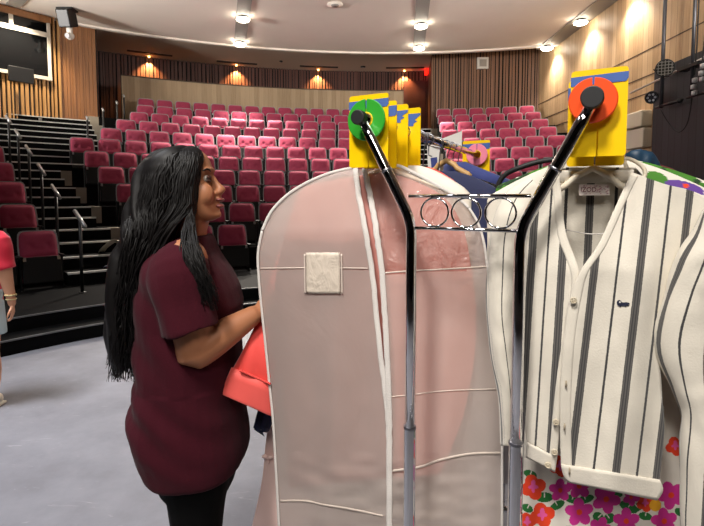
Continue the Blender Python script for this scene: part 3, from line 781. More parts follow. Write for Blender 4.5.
# size dividers: yellow cards with blue tape, coloured discs
def divider(side, t, label, w=.105, up=.062, dn=.125, lean=0, torn=False, disc=None, group='yellow size dividers', tape=(.012, .040), shift=0):
    P = rail_pt(side, t)+FD*shift; o = thing('size_divider', label, 'size divider', P, 0, group)
    ca = math.cos(lean); sa = math.sin(lean); ax = FD*ca+UP*sa; ay = UP*ca-FD*sa
    hw = w/2; r = .006
    def rr(x0, x1, y0, y1, r):
        out = []
        for cx_, cy_, a in ((x1-r, y0+r, -90), (x1-r, y1-r, 0), (x0+r, y1-r, 90), (x0+r, y0+r, 180)):
            for k in range(5): out.append((cx_+r*math.cos(R(a+k*22.5)), cy_+r*math.sin(R(a+k*22.5))))
        return out
    # left and right halves with the slot between them below the rail hole
    mb = MB(); g = .0012
    def half(s):
        base = rr(-hw, hw, -dn, up, r)
        pts = [p for p in base if p[0]*s > 0]
        edge = [(s*g, -dn), (s*g, -.0165)]+[(s*.0165*math.sin(R(a)), -.0165*math.cos(R(a))) for a in range(10, 180, 17)]+[(0.0, .0165), (0.0, up)]
        if s > 0: return edge[::-1]+[p for p in pts]
        return edge+[p for p in pts]
    for s in (1, -1):
        pts = half(s)
        if s > 0: pts = [(g, -dn)]+[p for p in base_sorted(rr(-hw, hw, -dn, up, r), 1)]+[(0, up)]+[e for e in half_edge(s, g, dn, up)]
        else: pts = [(0, up)]+[p for p in base_sorted(rr(-hw, hw, -dn, up, r), -1)]+[(-g, -dn)]+[e for e in half_edge(s, g, dn, up)][::-1]
        mb.plate(pts, ax, ay, P, .0028)
    mb.build('card', YEL, o)
    mb = MB(); x0, x1 = -hw, hw
    if torn: poly = [(-hw, up-tape[1]), (hw*.55, up-tape[1]-.003), (hw*.55, up-tape[1]+.004), (hw*.8, up-tape[1]+.010), (hw*.62, up-tape[1]+.014), (hw*.98, up-tape[0]-.006), (hw, up-tape[0]), (-hw, up-tape[0])]
    else: poly = [(-hw-.0005, up-tape[1]), (hw*.93, up-tape[1]+.002), (hw+.0005, up-tape[1]+.008), (hw+.0005, up-tape[0]), (-hw-.0005, up-tape[0]-.002)]
    mb.plate(poly, ax, ay, P-RD*.0020, .0012); mb.build('blue_tape', TAPE, o)
    if disc:
        m_, rad, dt = disc
        Q = P-FD*shift+RD*dt; n = 64; mb = MB(); sl = 3.0
        rings = []
        for k in range(n+1):
            a = R(90+sl+(360-2*sl)*k/n); e = ax*math.cos(a)+ay*math.sin(a)
            rings.append([Q+e*.0165-RD*.002, Q+e*(rad-.002)-RD*.002, Q+e*rad-RD*.0005, Q+e*rad+RD*.0015, Q+e*.0165+RD*.002])
        mb.grid(rings, closed=True)
        b = len(mb.v); mb.f.append(tuple(range(5))); mb.mi.append(0); mb.f.append(tuple(range(b-5, b))); mb.mi.append(0)
        mb.build('disc', m_, o)
        mb = MB(); mb.torus(Q-RD*.002, ax, ay, .0172, .0016, 30, 8); mb.build('hub_ring', YEL, o, True)
    return o
def half_edge(s, g, dn, up):
    # from the top of the hole down round its side to the slot
    return [(0.0, .0165)]+[(s*.0165*math.sin(R(a)), .0165*math.cos(R(a))) for a in range(15, 171, 15)]+[(s*g, -.0164)]
def base_sorted(pts, s):
    q = [p for p in pts if p[0]*s > 0]
    return sorted(q, key=lambda p: math.atan2(p[1]+.03, p[0]*s)) if s > 0 else sorted(q, key=lambda p: -math.atan2(p[1]+.03, p[0]*s))
divider('L', .070, 'yellow divider card with green disc and blue tape, front of left rail', disc=(GREEN, .0500, -.022), up=.064, dn=.112, w=.106, tape=(.012, .034), shift=-.004)
divider('L', .128, 'yellow divider card with blue tape directly behind the green disc one', up=.056, dn=.112, w=.092)
divider('L', .205, 'yellow divider card with torn blue tape, third along the left rail', torn=True, up=.060, dn=.11, w=.092, tape=(.016, .045))
divider('L', .30, 'yellow divider card with torn blue tape, fourth along the left rail', torn=True, up=.066, dn=.11, w=.092, tape=(.016, .048))
divider('L', 1.145, 'yellow divider card with pink disc near the far end of left rail', disc=(PINKD, .046, -.02), up=.062, dn=.118, w=.118, shift=-.008)
divider('R', .060, 'yellow divider card with orange disc and blue tape, front of right rail', disc=(ORANGE, .0435, -.022), up=.063, dn=.106, w=.100, tape=(.010, .030), shift=.009)
divider('R', .105, 'yellow divider card mostly hidden behind the orange disc one', up=.054, dn=.122, w=.106, shift=.004)

# hangers
CREAM = mat('cream_plastic_hanger', 'd9cfba', .4); BLKH = mat('black_hanger', '0e0e10', .6); WOODH = mat('tan_wood_hanger', 'c39a62', .5)
def hanger(side, t, hw, drop, slope, m, label, yaw=TH, r=.007, lean=0, hookm=STEEL):
    P = rail_pt(side, t); o = thing('hanger', label, 'hanger', P, 0, 'clothes hangers on the rack')
    a = Vector((math.cos(yaw), -math.sin(yaw), 0))
    drop += .022; hw *= .86; slope *= 1.05
    N = P-UP*drop
    hk = [P+a*.0165*math.cos(R(q))+UP*(.0165*math.sin(R(q))) for q in range(-30, 211, 20)][::-1]
    hk = hk+[P+a*.006-UP*.03, N+UP*.012]
    mb = MB(); mb.tube(hk, .0019, 8); mb.build('hook', hookm, o, True)
    mb = MB(); mb.tube([N-a*hw-UP*slope, N-a*hw*.9-UP*slope*.80, N-a*hw*.45-UP*slope*.34, N-a*.03-UP*.004, N+UP*.012, N+a*.03-UP*.004, N+a*hw*.45-UP*slope*.34, N+a*hw*.9-UP*slope*.80, N+a*hw-UP*slope], r, 10); mb.build('arm', m, o, True)
    return o, N, a
# generic garment hanging on a hanger
def garment(name, label, cat, side, t, hw, drop, slope, length, m, yaw=TH, flare=1.0, th=.028, group=None, neck=.055, fn=None, mats=None, sleeve=None, nrow=30, parts=None, waist=1.0):
    P = rail_pt(side, t)-UP*(drop+.004); a = Vector((math.cos(yaw), -math.sin(yaw), 0)); n = Vector((-math.sin(yaw), -math.cos(yaw), 0))
    mb = MB(); rings = []; seg = 160 if fn else 40; sd = random.random()*50
    for i in range(nrow+1):
        q = i/nrow
        if q < .2:
            k = q/.2; w = neck+(hw-neck)*(k**.85); z = -slope*k**1.15+.006; thk = th*(.55+.45*k)
        else:
            k = (q-.2)/.8; w = hw*(1+(flare-1)*k)*(1-(1-waist)*math.sin(min(1, k*2)*PI)); z = -slope-(length-slope)*k; thk = th*(1+.6*k*flare)
        row = []
        for j in range(seg):
            c, s = math.cos(2*PI*j/seg), math.sin(2*PI*j/seg)
            x = w*math.copysign(abs(c)**.75, c); d = thk*math.copysign(abs(s)**.8, s)
            if q > .2: d += thk*.35*math.sin(x*38+sd+q*2)*min(1, (q-.2)*3); x += .006*nz(z*7, sd, 1)
            row.append(P+a*x+n*d+UP*z)
        rings.append(row)
    b = mb.grid(rings, closed=True, mifn=(lambda i, j: fn(((rings[i][j]-P).dot(a)), ((rings[i][j]-P).dot(UP)))) if fn else None)
    mb.f.append(tuple(range(seg))); mb.mi.append(0)
    o = mb.build(name, mats or m, None, True, origin=P)
    tag(o, label, cat, group)
    if sleeve:
        for s in (-1, 1):
            S0 = P+a*s*(hw-.03)-UP*(slope+.02)
            mb = MB(); mb.tube([S0, S0+a*s*.03-UP*sleeve*.3, S0+a*s*.035-UP*sleeve*.65, S0+a*s*.02-UP*sleeve], [.05, .055, .05, .045], 14, flat=.6); mb.build('sleeve', m, o, True)
    return o

# ------------------------------------------------------------------ sheets traced along their own hanging plane
class Plane:
    def __init__(s, P, yaw): s.P = Vector(P); s.yaw = yaw; s.a = Vector((math.cos(yaw), -math.sin(yaw), 0)); s.n = Vector((-math.sin(yaw), -math.cos(yaw), 0))
    def at(s, u, v, d=0): return sight_plane(u, v, s.P+s.n*d, s.n)
def ruled(pl, L, Rr, nr, nc, dfun, uvfun=None, mb=None, mi=0, mifn=None, crv=True):
    Lp, Rp = (crom(L, nr), crom(Rr, nr)) if crv else ([interp([(k/(len(L)-1), p) for k, p in enumerate(L)], i/(nr-1)) for i in range(nr)], [interp([(k/(len(Rr)-1), p) for k, p in enumerate(Rr)], i/(nr-1)) for i in range(nr)])
    G, U, PX = [], [], []
    for i in range(nr):
        row, ur, px = [], [], []
        for j in range(nc):
            t = j/(nc-1); u = Lp[i][0]+(Rp[i][0]-Lp[i][0])*t; v = Lp[i][1]+(Rp[i][1]-Lp[i][1])*t
            row.append(pl.at(u, v, dfun(u, v, t, i/(nr-1)))); px.append((u, v))
            ur.append(uvfun(u, v) if uvfun else (u*.01, v*.01))
        G.append(row); U.append(ur); PX.append(px)
    mb = mb or MB(); mb.grid(G, mi=mi, uvs=U, mifn=(lambda i, j: mifn(*PX[i][j])) if mifn else None)
    return mb
def prof(poly, v):
    return interp([(p[1], p[0]) for p in poly], v)

# ------------------------------------------------------------------ white garment bag on the left rail
BAGF = film_mat('frosted_bag_sheet', 'f2e4dc', .48, .35, .16, 4, .6)
BAGC = film_mat('clear_bag_window', 'ead6ce', .70, .16, 1.0, 20, .6)
BAGB = film_mat('frosted_bag_back', 'ded4cf', .25, .4, .3, 6, .5)
TAPEW = mat('white_zip_tape', 'd8d2cc', .7, bump=.3, bscale=300)
PINKG = mat('pink_satin', 'c08076', .5, sheen=.3, var=.08, vscale=6)
bp_ = Plane(rail_pt('L', .165), R(16))
Lb = [(352, 168), (330, 173), (306, 183), (286, 196), (271, 212), (262, 231), (258, 254), (259, 280), (262, 312), (266, 350), (270, 390), (273, 420), (276, 470), (279, 526), (281, 566)]
Rb = [(392, 165), (402, 167), (420, 176), (440, 187), (456, 196), (469, 208), (478, 223), (484, 243), (488, 270), (491, 300), (495, 340), (499, 380), (502, 420), (502, 460), (502, 500), (502, 526), (502, 566)]
ZA = [(355.5, 168), (358, 190), (363, 217), (368, 246), (372.5, 274), (376, 310), (380, 350), (385, 390), (388.5, 425), (389, 470), (389, 526), (389, 566)]
ZBp = [(364, 168), (369, 190), (374, 217), (378.5, 246), (382, 274), (384.5, 310), (387, 350), (388.5, 390), (389.5, 425), (389.5, 470), (389.5, 526), (389.5, 566)]
def bag_d(u, v):
    l, r = prof(Lb, v) if v > 168 else 352, prof(Rb, v) if v > 167 else 395
    t = max(0, min(1, (u-l)/max(1, r-l))); e = 1-abs(2*t-1)**3
    top = min(1, max(0, (v-162)/70))
    d = (.010+.040*top)*e
    d += .0045*top*e*math.sin(u*.11+v*.006)+.004*e*top*nz(u*.03, v*.012, 3)+.0022*nz(u*.08, v*.03, 9)*e
    if v > 455: d += .006*e*nz(u*.045, v*.09, 5)
    return d
def rows_between(L, Rr, v0, v1, nr):
    vs = [v0+(v1-v0)*i/(nr-1) for i in range(nr)]
    return [(prof(L, v), v) for v in vs], [(prof(Rr, v), v) for v in vs]
def bag_sheet(mb, L, Rr, v0, v1, nr, nc, mifn=None, d0=0, sgn=1):
    l, r = rows_between(L, Rr, v0, v1, nr)
    G = []; PX = []
    for (a, v), (b, _) in zip(l, r):
        row = [a+(b-a)*j/(nc-1) for j in range(nc)]
        G.append([bp_.at(u, v, d0+(bag_d(u, v) if sgn > 0 else -.75*bag_d(u, v))) for u in row]); PX.append([(u, v) for u in row])
    mb.grid(G, mifn=(lambda i, j: mifn(*PX[i][j])) if mifn else None)
bag = thing('garment_bag', 'long white translucent garment bag with zip, front of left rail', 'garment bag', bp_.P)
mb = MB(); bag_sheet(mb, Lb, ZA, 168.5, 566, 90, 26); mb.build('front_panel', BAGF, bag, True)
def winline(u): return 273-(u-385)*.055
mb = MB(); bag_sheet(mb, ZBp, Rb, 168.5, 566, 140, 26, mifn=lambda u, v: 1 if v < winline(u) else 0); mb.build('window_panel', [BAGF, BAGC], bag, True)
mb = MB(); bag_sheet(mb, Lb, Rb, 168.5, 566, 60, 30, sgn=-1); mb.build('back_panel', BAGB, bag, True)
def ribbon(pl, pts, w, off, m, name, parent, n=40, dfn=bag_d, thick=.001, jag=0):
    mb = MB(); G = []
    P = crom(pts, n)
    for i, (u, v) in enumerate(P):
        q = P[min(i+1, n-1)]; p = P[max(i-1, 0)]; tx, ty = q[0]-p[0], q[1]-p[1]; l = math.hypot(tx, ty) or 1
        nx_, ny_ = -ty/l, tx/l
        j = jag*nz(i*.9, u*.1, 2)
        G.append([pl.at(u+nx_*w*k+j, v+ny_*w*k, dfn(u, v)+off+.001*(1-abs(k))) for k in (-1, -.5, 0, .5, 1)])
    mb.grid(G); return mb.build(name, m, parent, True, solid=thick)
ribbon(bp_, ZA, 2.6, .0025, TAPEW, 'zip_tape', bag, 60, jag=.8); ribbon(bp_, ZBp, 2.8, .003, TAPEW, 'zip_tape', bag, 60, jag=.8)
SEAM = mat('bag_seam', 'cdbfb3', .6)
ribbon(bp_, [(385, 273), (410, 271), (440, 269.5), (487, 266.5)], .7, .0018, SEAM, 'seam', bag)
ribbon(bp_, [(260, 268.5), (300, 268), (340, 268), (368, 268.5)], .55, .0015, SEAM, 'seam', bag)
ribbon(bp_, [(389, 397), (410, 395), (445, 391), (496, 389)], .4, .0015, SEAM, 'seam', bag)
ribbon(bp_, [(392, 471), (420, 467), (440, 460), (470, 454), (501, 453)], 1.2, .002, SEAM, 'fold_ridge', bag)
ribbon(bp_, [(280, 501), (305, 501), (325, 505), (350, 509), (383, 516)], 1.0, .002, SEAM, 'fold_ridge', bag)
ribbon(bp_, Lb[5:], 1.2, .001, TAPEW, 'edge_piping', bag, 50, dfn=lambda u, v: .004)
ribbon(bp_, Rb[5:], 1.2, .001, TAPEW, 'edge_piping', bag, 50, dfn=lambda u, v: .004)
ribbon(bp_, Lb[:6], 1.4, .001, TAPEW, 'edge_piping', bag, 30, dfn=lambda u, v: .004)
ribbon(bp_, Rb[:6], 1.6, .001, TAPEW, 'edge_piping', bag, 30, dfn=lambda u, v: .004)
# label pocket
mb = MB(); G = []
for i in range(14):
    v = 252.5+41.5*i/13; G.append([bp_.at(u, v, bag_d(u, v)+.003+.0015*nz(u*.2, v*.2, 8)) for u in [306+34*j/11+(v-270)*.02 for j in range(12)]])
mb.grid(G); mb.build('label_pocket', film_mat('pocket_film', 'eadccb', .12, .3, .25, 30, .85), bag, True, solid=.0012)
for x in (304.5, 341.5): ribbon(bp_, [(x, 254), (x+.6, 294)], .7, .0035, SEAM, 'pocket_edge', bag, 12)
# pink gown inside the bag
Li = [(356, 176), (330, 181), (302, 189), (291, 215), (281, 250), (275, 285), (278, 330), (283, 400), (289, 488)]
Ri_ = [(385, 172), (415, 181), (445, 198), (462, 225), (470, 260), (476, 310), (474, 360), (462, 420), (440, 474)]
mb = MB()
def gown_d(k): return lambda u, v, t, r: k*(.55*bag_d(u, v))*(1-.6*abs(2*t-1)**4)+.003*math.sin(u*.13)
F1 = ruled(bp_, Li, Ri_, 40, 24, gown_d(1)); ruled(bp_, Li, Ri_, 40, 24, gown_d(-.6), mb=F1)
tag(F1.build('gown', PINKG, smooth=True), 'pink gown showing through the white garment bag', 'gown')
o, N, a_ = hanger('L', .165, .19, .095, .055, CREAM, 'cream hanger inside the white garment bag', R(16), .006)
# second bag, its rolled white shoulder shows behind
garment('garment_bag', 'white garment bag with rolled shoulder, behind the front bag', 'garment bag', 'L', .27, .195, .10, .075, 1.05, mat('white_bag_cloth', 'ddd5c8', .6, var=.06, vscale=10, bump=.3, bscale=14), R(20), 1.0, .03)
hanger('L', .27, .16, .095, .05, CREAM, 'cream hanger inside the second white garment bag', R(20))

# coral jacket: sleeve drawn out to the left by the woman
CORAL = mat('coral_red_cotton', 'e0443c', .7, sheen=.2, var=.1, vscale=9, bump=.25, bscale=25)
CORALC = mat('coral_cuff', 'ea5a52', .65, sheen=.2, var=.08, vscale=9)
jk = garment('jacket', 'coral red jacket behind the white bag, its sleeve pulled out sideways', 'jacket', 'L', .345, .165, .10, .07, .62, CORAL, R(22), 1.0, .026)
def flat_tube(mb, cs, Y, th, seg=20):
    rings = []
    n = len(cs)
    for i, (u, v, hw, dy) in enumerate(cs):
        p, q = cs[max(i-1, 0)], cs[min(i+1, n-1)]; tx, ty = q[0]-p[0], q[1]-p[1]; l = math.hypot(tx, ty); ax, ay = -ty/l, tx/l
        row = []
        for k in range(seg):
            c, s = math.cos(2*PI*k/seg), math.sin(2*PI*k/seg)
            row.append(sight(u+ax*hw*c, v+ay*hw*c, Y=Y+dy+th*s+.006*math.sin(c*5+i*.4)))
        rings.append(row)
    mb.loft(rings)
def edge_tube(mb, cs, Y, th, seg=22):
    rings = []
    for i, (u0, v0, u1, v1, dy) in enumerate(cs):
        row = []
        for k in range(seg):
            c, s = math.cos(2*PI*k/seg), math.sin(2*PI*k/seg); a = .5-.5*c
            row.append(sight(u0+(u1-u0)*a, v0+(v1-v0)*a, Y=Y+dy-th*s+.005*math.sin(c*5+i*.5)))
        rings.append(row)
    mb.loft(rings)
mb = MB(); edge_tube(mb, crom([(285, 235, 330, 250, .22), (264, 296, 303, 306, .10), (255, 325, 292, 338, .04), (244, 348, 283, 364, .01), (232.5, 369, 275, 387, 0)], 20), 1.42, .024); mb.build('sleeve', CORAL, jk, True)
mb = MB(); edge_tube(mb, [(231.5, 367, 276, 386, 0), (227, 377, 276, 396, 0), (219.5, 391, 276, 416, 0), (218.5, 393, 276, 418.5, 0)], 1.42, .027); cf = mb.build('cuff', CORALC, jk, True)
mb = MB()
for k in range(21):
    q_ = k/23; mb.ball(sight(240+34*q_, 370.5+15*q_, Y=1.392), (.0035, .004, .0032), 8, 6)
mb.build('gathering', CORAL, cf, True)
hanger('L', .345, .165, .095, .05, WOODH, 'tan wooden hanger inside the coral jacket', R(22))

# pale pink gown, its long skirt flares out left of the bag
PALEP = mat('pale_pink_satin', 'f2cfc6', .4, sheen=.3, var=.05, vscale=6)
pg = Plane(rail_pt('L', .445), R(14))
mb = MB(); gl = [(330, 190), (312, 215), (302, 260), (290, 330), (272, 400), (266, 440), (262, 480), (252, 526), (245, 556), (240, 580), (237, 600)]; gr = [(400, 190), (412, 215), (418, 260), (424, 330), (432, 400), (440, 440), (446, 480), (452, 526), (456, 556), (460, 580), (462, 600)]
gd = lambda k: (lambda u, v, t, r: k*(.010+.035*r)*(1-abs(2*t-1)**2.5)+.012*r*math.sin(t*22)*(1-abs(2*t-1)**4))
ruled(pg, gl, gr, 40, 40, gd(1), mb=mb); ruled(pg, gl, gr, 40, 40, gd(-1), mb=mb)
go = tag(mb.build('gown', PALEP, smooth=True), 'pale pink satin gown flaring below the coral sleeve, left of the bag', 'gown')
q = pg.at(267.5, 458, .02)
mb = MB()
for s in (-1, 1): mb.ball(q+pg.a*.010*s+UP*.004, (.011, .006, .007), 10, 6)
mb.ball(q, (.005, .006, .005), 8, 6); mb.tube([q, q-UP*.02+pg.a*.004], [.003, .002], 6)
mb.build('bow', PALEP, go, True)
hanger('L', .445, .14, .095, .05, CREAM, 'cream hanger under the pale pink gown', R(14))
NAVY = mat('navy_cloth', '232a4e', .8, sheen=.2, var=.15, vscale=15)
mb = MB(); nv = Plane(rail_pt('L', .53), R(14))
ct = garment('coat', 'navy coat behind the pale pink gown, dark sleeve end showing', 'coat', 'L', .60, .20, .10, .06, .60, NAVY, R(14), 1.0, .02)
mb = MB(); flat_tube(mb, crom([(330, 215, 16, .12), (305, 290, 15, .08), (285, 360, 13, .04), (263.5, 422, 8.6, 0), (262, 429, 8, 0), (261.5, 432, 5, 0)], 20), 1.62, .022); mb.build('sleeve', NAVY, ct, True)
hanger('L', .60, .17, .095, .045, BLKH, 'black hanger inside the navy coat', R(14))

# garments further along the left rail
SEQ = mat('black_sequins', '09090b', .25, bump=.8, bscale=220)
garment('dress', 'black glittering dress hanging in the gap behind ring panel', 'dress', 'L', .69, .24, .11, .06, 1.0, SEQ, TH, 1.05, .025)
hanger('L', .69, .10, .045, .045, WOODH, 'tan wooden hanger above the black glittering dress', TH, .010)
REDS = mat('red_cloth', 'a5232c', .7, sheen=.2)
garment('shirt', 'red shirt with shoulder showing beside the blue one', 'shirt', 'L', .755, .20, .13, .05, .6, REDS, TH, 1.0, .022)
BLUE = mat('blue_cotton', '2f3b78', .8, sheen=.3, var=.12, vscale=12, bump=.3, bscale=18)
bl = garment('shirt', 'blue shirt folded over its hanger below the pink disc', 'shirt', 'L', .825, .25, .085, .085, .55, BLUE, TH, .95, .045)
mb = MB(); P0 = rail_pt('L', .825)-UP*.10
mb.tube([P0-FD*.03+UP*.015-RD*.05, P0+FD*.04+UP*.012-RD*.055, P0+FD*.11-UP*.018-RD*.05, P0+FD*.20-UP*.045-RD*.04], [.03, .034, .032, .022], 12, flat=.7); mb.build('collar', BLUE, bl, True)
hanger('L', .825, .2, .075, .06, BLKH, 'black hanger inside the blue shirt', TH)
hanger('L', .755, .17, .12, .04, CREAM, 'cream hanger inside the red shirt', TH)
# folded white card sign with a blue patch
WCARD = mat('white_card', 'd9d6cf', .6)
sg = thing('paper_sign', 'folded white card sign with blue patch hanging on the left rail', 'sign', rail_pt('L', .88))
sp_ = Plane(rail_pt('L', .90)+RD*.02, R(10))
mb = MB(); ruled(sp_, [(427, 145), (440, 147.5), (461.5, 152)], [(429, 143.5), (445, 137.5), (462, 131)], 8, 8, lambda u, v, t, r: .008*math.sin(r*3), mb=mb, crv=False); mb.build('top_flap', WCARD, sg, solid=.002)
mb = MB(); ruled(sp_, [(427, 145), (428, 168)], [(440, 147), (440, 170)], 8, 6, lambda u, v, t, r: -.006*r, mb=mb, crv=False); mb.build('front_sheet', WCARD, sg, solid=.002)
mb = MB(); ruled(sp_, [(430.5, 158), (431.5, 168)], [(437, 157), (437.5, 168.5)], 4, 4, lambda u, v, t, r: .002, mb=mb, crv=False); mb.build('patch', BLUE, sg, solid=.001)
for k, t in enumerate((.42, .5)):
    P = rail_pt('L', t); mb = MB(); mb.torus(P, FD, UP, .0175, .0022, 24, 8); mb.tube([P-UP*.017, P-UP*.05, P-UP*.055+FD*.012], .0022, 8)
    tag(mb.build('hook', STEEL, smooth=True), 'steel hook looped round left rail, %s' % ('nearer one' if k == 0 else 'farther one'), 'hook')

# ------------------------------------------------------------------ striped cardigan on the right rail
CARD = 'd8d1c3'; INK = '25252b'
def S(c, kind): return (c, 3.9, 3) if kind == 'T' else (c, 1.15, 0)
cp = Plane(rail_pt('R', .125), R(21))
CB = stripe_mat('cardigan_back_knit', CARD, INK, [S(590, 'T'), (566, 1.6, 0), (616, 1.6, 0), S(541, 'T'), S(640, 'T')])
CLm = stripe_mat('cardigan_left_knit', CARD, INK, [S(560, 'T'), (545, 1.0, 0), S(529.5, 'T')])
CRm = stripe_mat('cardigan_right_knit', CARD, INK, [S(590.5, 'T'), (613.8, 1.2, 0), S(636, 'T'), (657, 1.2, 0), S(677, 'T')])
CPl = stripe_mat('cardigan_plain_knit', CARD, INK, [])
cd = thing('cardigan', 'cream knitted cardigan with dark stripes hanging open, front of right rail', 'cardigan', cp.P)
uv_tilt = lambda u, v: (u+.118*(v-300), v)
def card_d(u, v):
    e = max(0, 1-((u-598)/90)**2); top = min(1, max(.12, (v-150)/120))
    d = .008+.058*e*top
    d += .009*top*math.sin((u+.118*v)*.085+1.0+.6*nz(v*.01, 3))*min(1, max(0, (v-215)/120))+.007*nz(u*.03, v*.009, 6)*top+.0025*nz(u*.07, v*.03, 2)
    return d
mb = ruled(cp, [(560, 168), (548, 185), (538, 230), (535, 300), (535, 450)], [(636, 168), (652, 190), (660, 230), (662, 300), (662, 450)], 30, 20, lambda u, v, t, r: -.035-.01*math.sin(t*PI)+.03*(1-min(1, r*14)), lambda u, v: (u+.045*(v-200), v))
mb.build('back_panel', CB, cd, True, solid=.003)
LL = [(557, 173), (546, 183), (533, 200), (526, 228), (523, 265), (522, 300), (522, 350), (523.5, 400), (527, 443)]
LR = [(559.5, 177), (562, 198), (566, 233), (579, 271), (577, 300), (572, 330), (566, 365), (561, 410), (557, 459)]
mb = ruled(cp, LL, LR, 60, 22, lambda u, v, t, r: card_d(u, v)-.007, lambda u, v: (u+.09*(v-300) if False else u+.0*(v), v) if False else (u+.115*(v-300)*.55, v))
mb.build('left_front', CLm, cd, True, solid=.003)
RL = [(631, 174), (623, 190), (614, 210), (598, 245), (581, 270), (570, 297), (564, 335), (560.5, 385), (560, 425), (561, 466)]
RRt = [(634, 173), (664, 184), (692, 191), (709, 202), (704, 224), (686, 254), (672, 292), (660, 335), (661, 385), (664, 430), (659, 483)]
mb = ruled(cp, RL, RRt, 80, 40, lambda u, v, t, r: card_d(u, v), uv_tilt)
mb.build('right_front', CRm, cd, True, solid=.003)
# ribbed hem bands, plackets, neck band
mb = ruled(cp, [(527, 442), (526.5, 450), (526, 457)], [(557, 458), (556, 465), (555, 472)], 6, 14, lambda u, v, t, r: card_d(u, v)-.004-.004*r, None); mb.build('hem_band', CPl, cd, True, solid=.003)
mb = ruled(cp, [(561, 464), (563, 474), (568.5, 482)], [(660, 480), (663, 490), (657, 500)], 6, 26, lambda u, v, t, r: card_d(u, v)+.003-.004*r, None); mb.build('hem_band', CPl, cd, True, solid=.004)
mb = ruled(cp, RL, [(p[0]+7+4*(i > 4), p[1]+2) for i, p in enumerate(RL)], 60, 6, lambda u, v, t, r: card_d(u, v)+.0025-.0015*abs(2*t-1), None); mb.build('placket', CPl, cd, True, solid=.002)
mb = ruled(cp, [(p[0]-8, p[1]+3) for p in LR], LR, 60, 6, lambda u, v, t, r: card_d(u, v)-.0045-.0015*abs(2*t-1), None); mb.build('placket', CPl, cd, True, solid=.002)
mb = ruled(cp, [(556, 171), (558, 183)], [(634, 170), (631, 182)], 6, 24, lambda u, v, t, r: -.028+.034*abs(2*t-1)**2+.006*math.sin(r*PI), None); mb.build('neck_band', CPl, cd, True, solid=.004)
# left sleeve hangs behind the upright; right sleeve falls forward
CSm = stripe_mat('cardigan_sleeve_knit', CARD, INK, [S(22, 'T'), (46, 1.1, 0), S(70, 'T')])
CSl = stripe_mat('cardigan_left_sleeve_knit', CARD, INK, [(34, 1.0, 0), (63, 1.0, 0), S(12, 'T')])
def sleeve(cs, d0, th, name, twist=0, seg=36, n=46, uo=0, m=None):
    P = crom(cs, n); rings, uvs = [], []
    for i, (u, v, hw) in enumerate(P):
        p, q = P[max(i-1, 0)], P[min(i+1, n-1)]; tx, ty = q[0]-p[0], q[1]-p[1]; l = math.hypot(tx, ty) or 1; ax, ay = -ty/l, tx/l
        row, ur = [], []
        for k in range(seg):
            c, s = math.cos(2*PI*k/seg), math.sin(2*PI*k/seg)
            w = hw*(1+.10*nz(c*1.3, s*1.3, i*.22)); d = d0+th*s*(.5+.5*min(1, i/8))+.004*nz(c*2, s*2, i*.35+9)
            row.append(cp.at(u+ax*w*c, v+ay*w*c, d)); ur.append(((abs(k-seg/2)/(seg/2)*90+twist*i+uo) % 92, i))
        rings.append(row); uvs.append(ur)
    mb = MB(); mb.loft(rings, uvs=uvs); return mb.build(name, m or CSm, cd, True)
sleeve([(537, 184, 12), (520, 204, 18), (509, 236, 19), (504, 275, 17), (501, 315, 14.5), (503, 350, 14), (507, 390, 10), (508, 425, 8), (507, 446, 7)], -.02, .035, 'sleeve', .7, uo=4, m=CSl)
sleeve([(708, 210, 6), (708, 238, 20), (701, 270, 29), (695, 300, 32), (691, 342, 36), (697, 382, 28), (706, 412, 26), (708, 450, 29), (709, 500, 28), (709, 552, 27)], .035, .045, 'sleeve', -.9, uo=10)
# buttons and buttonholes
BTN = mat('cream_button', 'c9bda6', .3); HOLE = mat('buttonhole_thread', 'a2957f', .9)
def button(u, v, off=.006):
    c = cp.at(u, v, card_d(u, v)+off); b0 = MB(); b0.cyl(c-cp.n*.001, c+cp.n*.002, .0066, 20)
    b0.torus(c+cp.n*.002, cp.a, UP, .0053, .0011, 20, 6); o = b0.build('button', BTN, cd, True)
    b1 = MB()
    for dx, dz in ((1, 1), (1, -1), (-1, 1), (-1, -1)): b1.ball(c+cp.n*.0022+cp.a*dx*.0016+UP*dz*.0016, .0007, 6, 4)
    b1.build('thread', HOLE, o)
button(573.5, 300.5, .010)
for u, v in ((556, 422), (554.5, 452), (548, 465)): button(u, v, .005)
for u, v in ((566, 384), (564.5, 427), (569.5, 471)):
    c = cp.at(u, v, card_d(u, v)+.0075); mb = MB(); mb.tube([c+UP*.007, c-UP*.007], .0016, 8); mb.build('buttonhole', HOLE, cd, True)
# small navy animal emblem on the chest
def px_plate(poly, off, m, name, th=.0014, dfn=card_d, parent=cd):
    mb = MB(); f = [cp.at(u, v, dfn(u, v)+off) for u, v in poly]; b = [p-cp.n*th for p in f]; n = len(f)
    mb.add(f+b, [tuple(range(n)), tuple(range(n, 2*n))[::-1]]+[(i, (i+1) % n, n+(i+1) % n, n+i) for i in range(n)]); return mb.build(name, m, parent)
em = px_plate([(616.8, 302.5), (617.6, 300.6), (619.5, 300.0), (621.2, 300.9), (621.8, 302.3), (624, 302.6), (626.5, 302.3), (629.4, 303.0), (629.8, 304.3), (627.6, 304.7), (629, 305.6), (626.4, 305.9), (625.8, 307), (624.6, 305.9), (621.5, 306.0), (620.6, 307.2), (619.4, 306.0), (617.6, 305.2)], .0035, mat('navy_emblem', '151a33', .8), 'emblem')
px_plate([(619.2, 301.5), (620.6, 301.5), (620.6, 303), (619.2, 303)], .0045, WCARD, 'emblem_dot', .0012, parent=em)
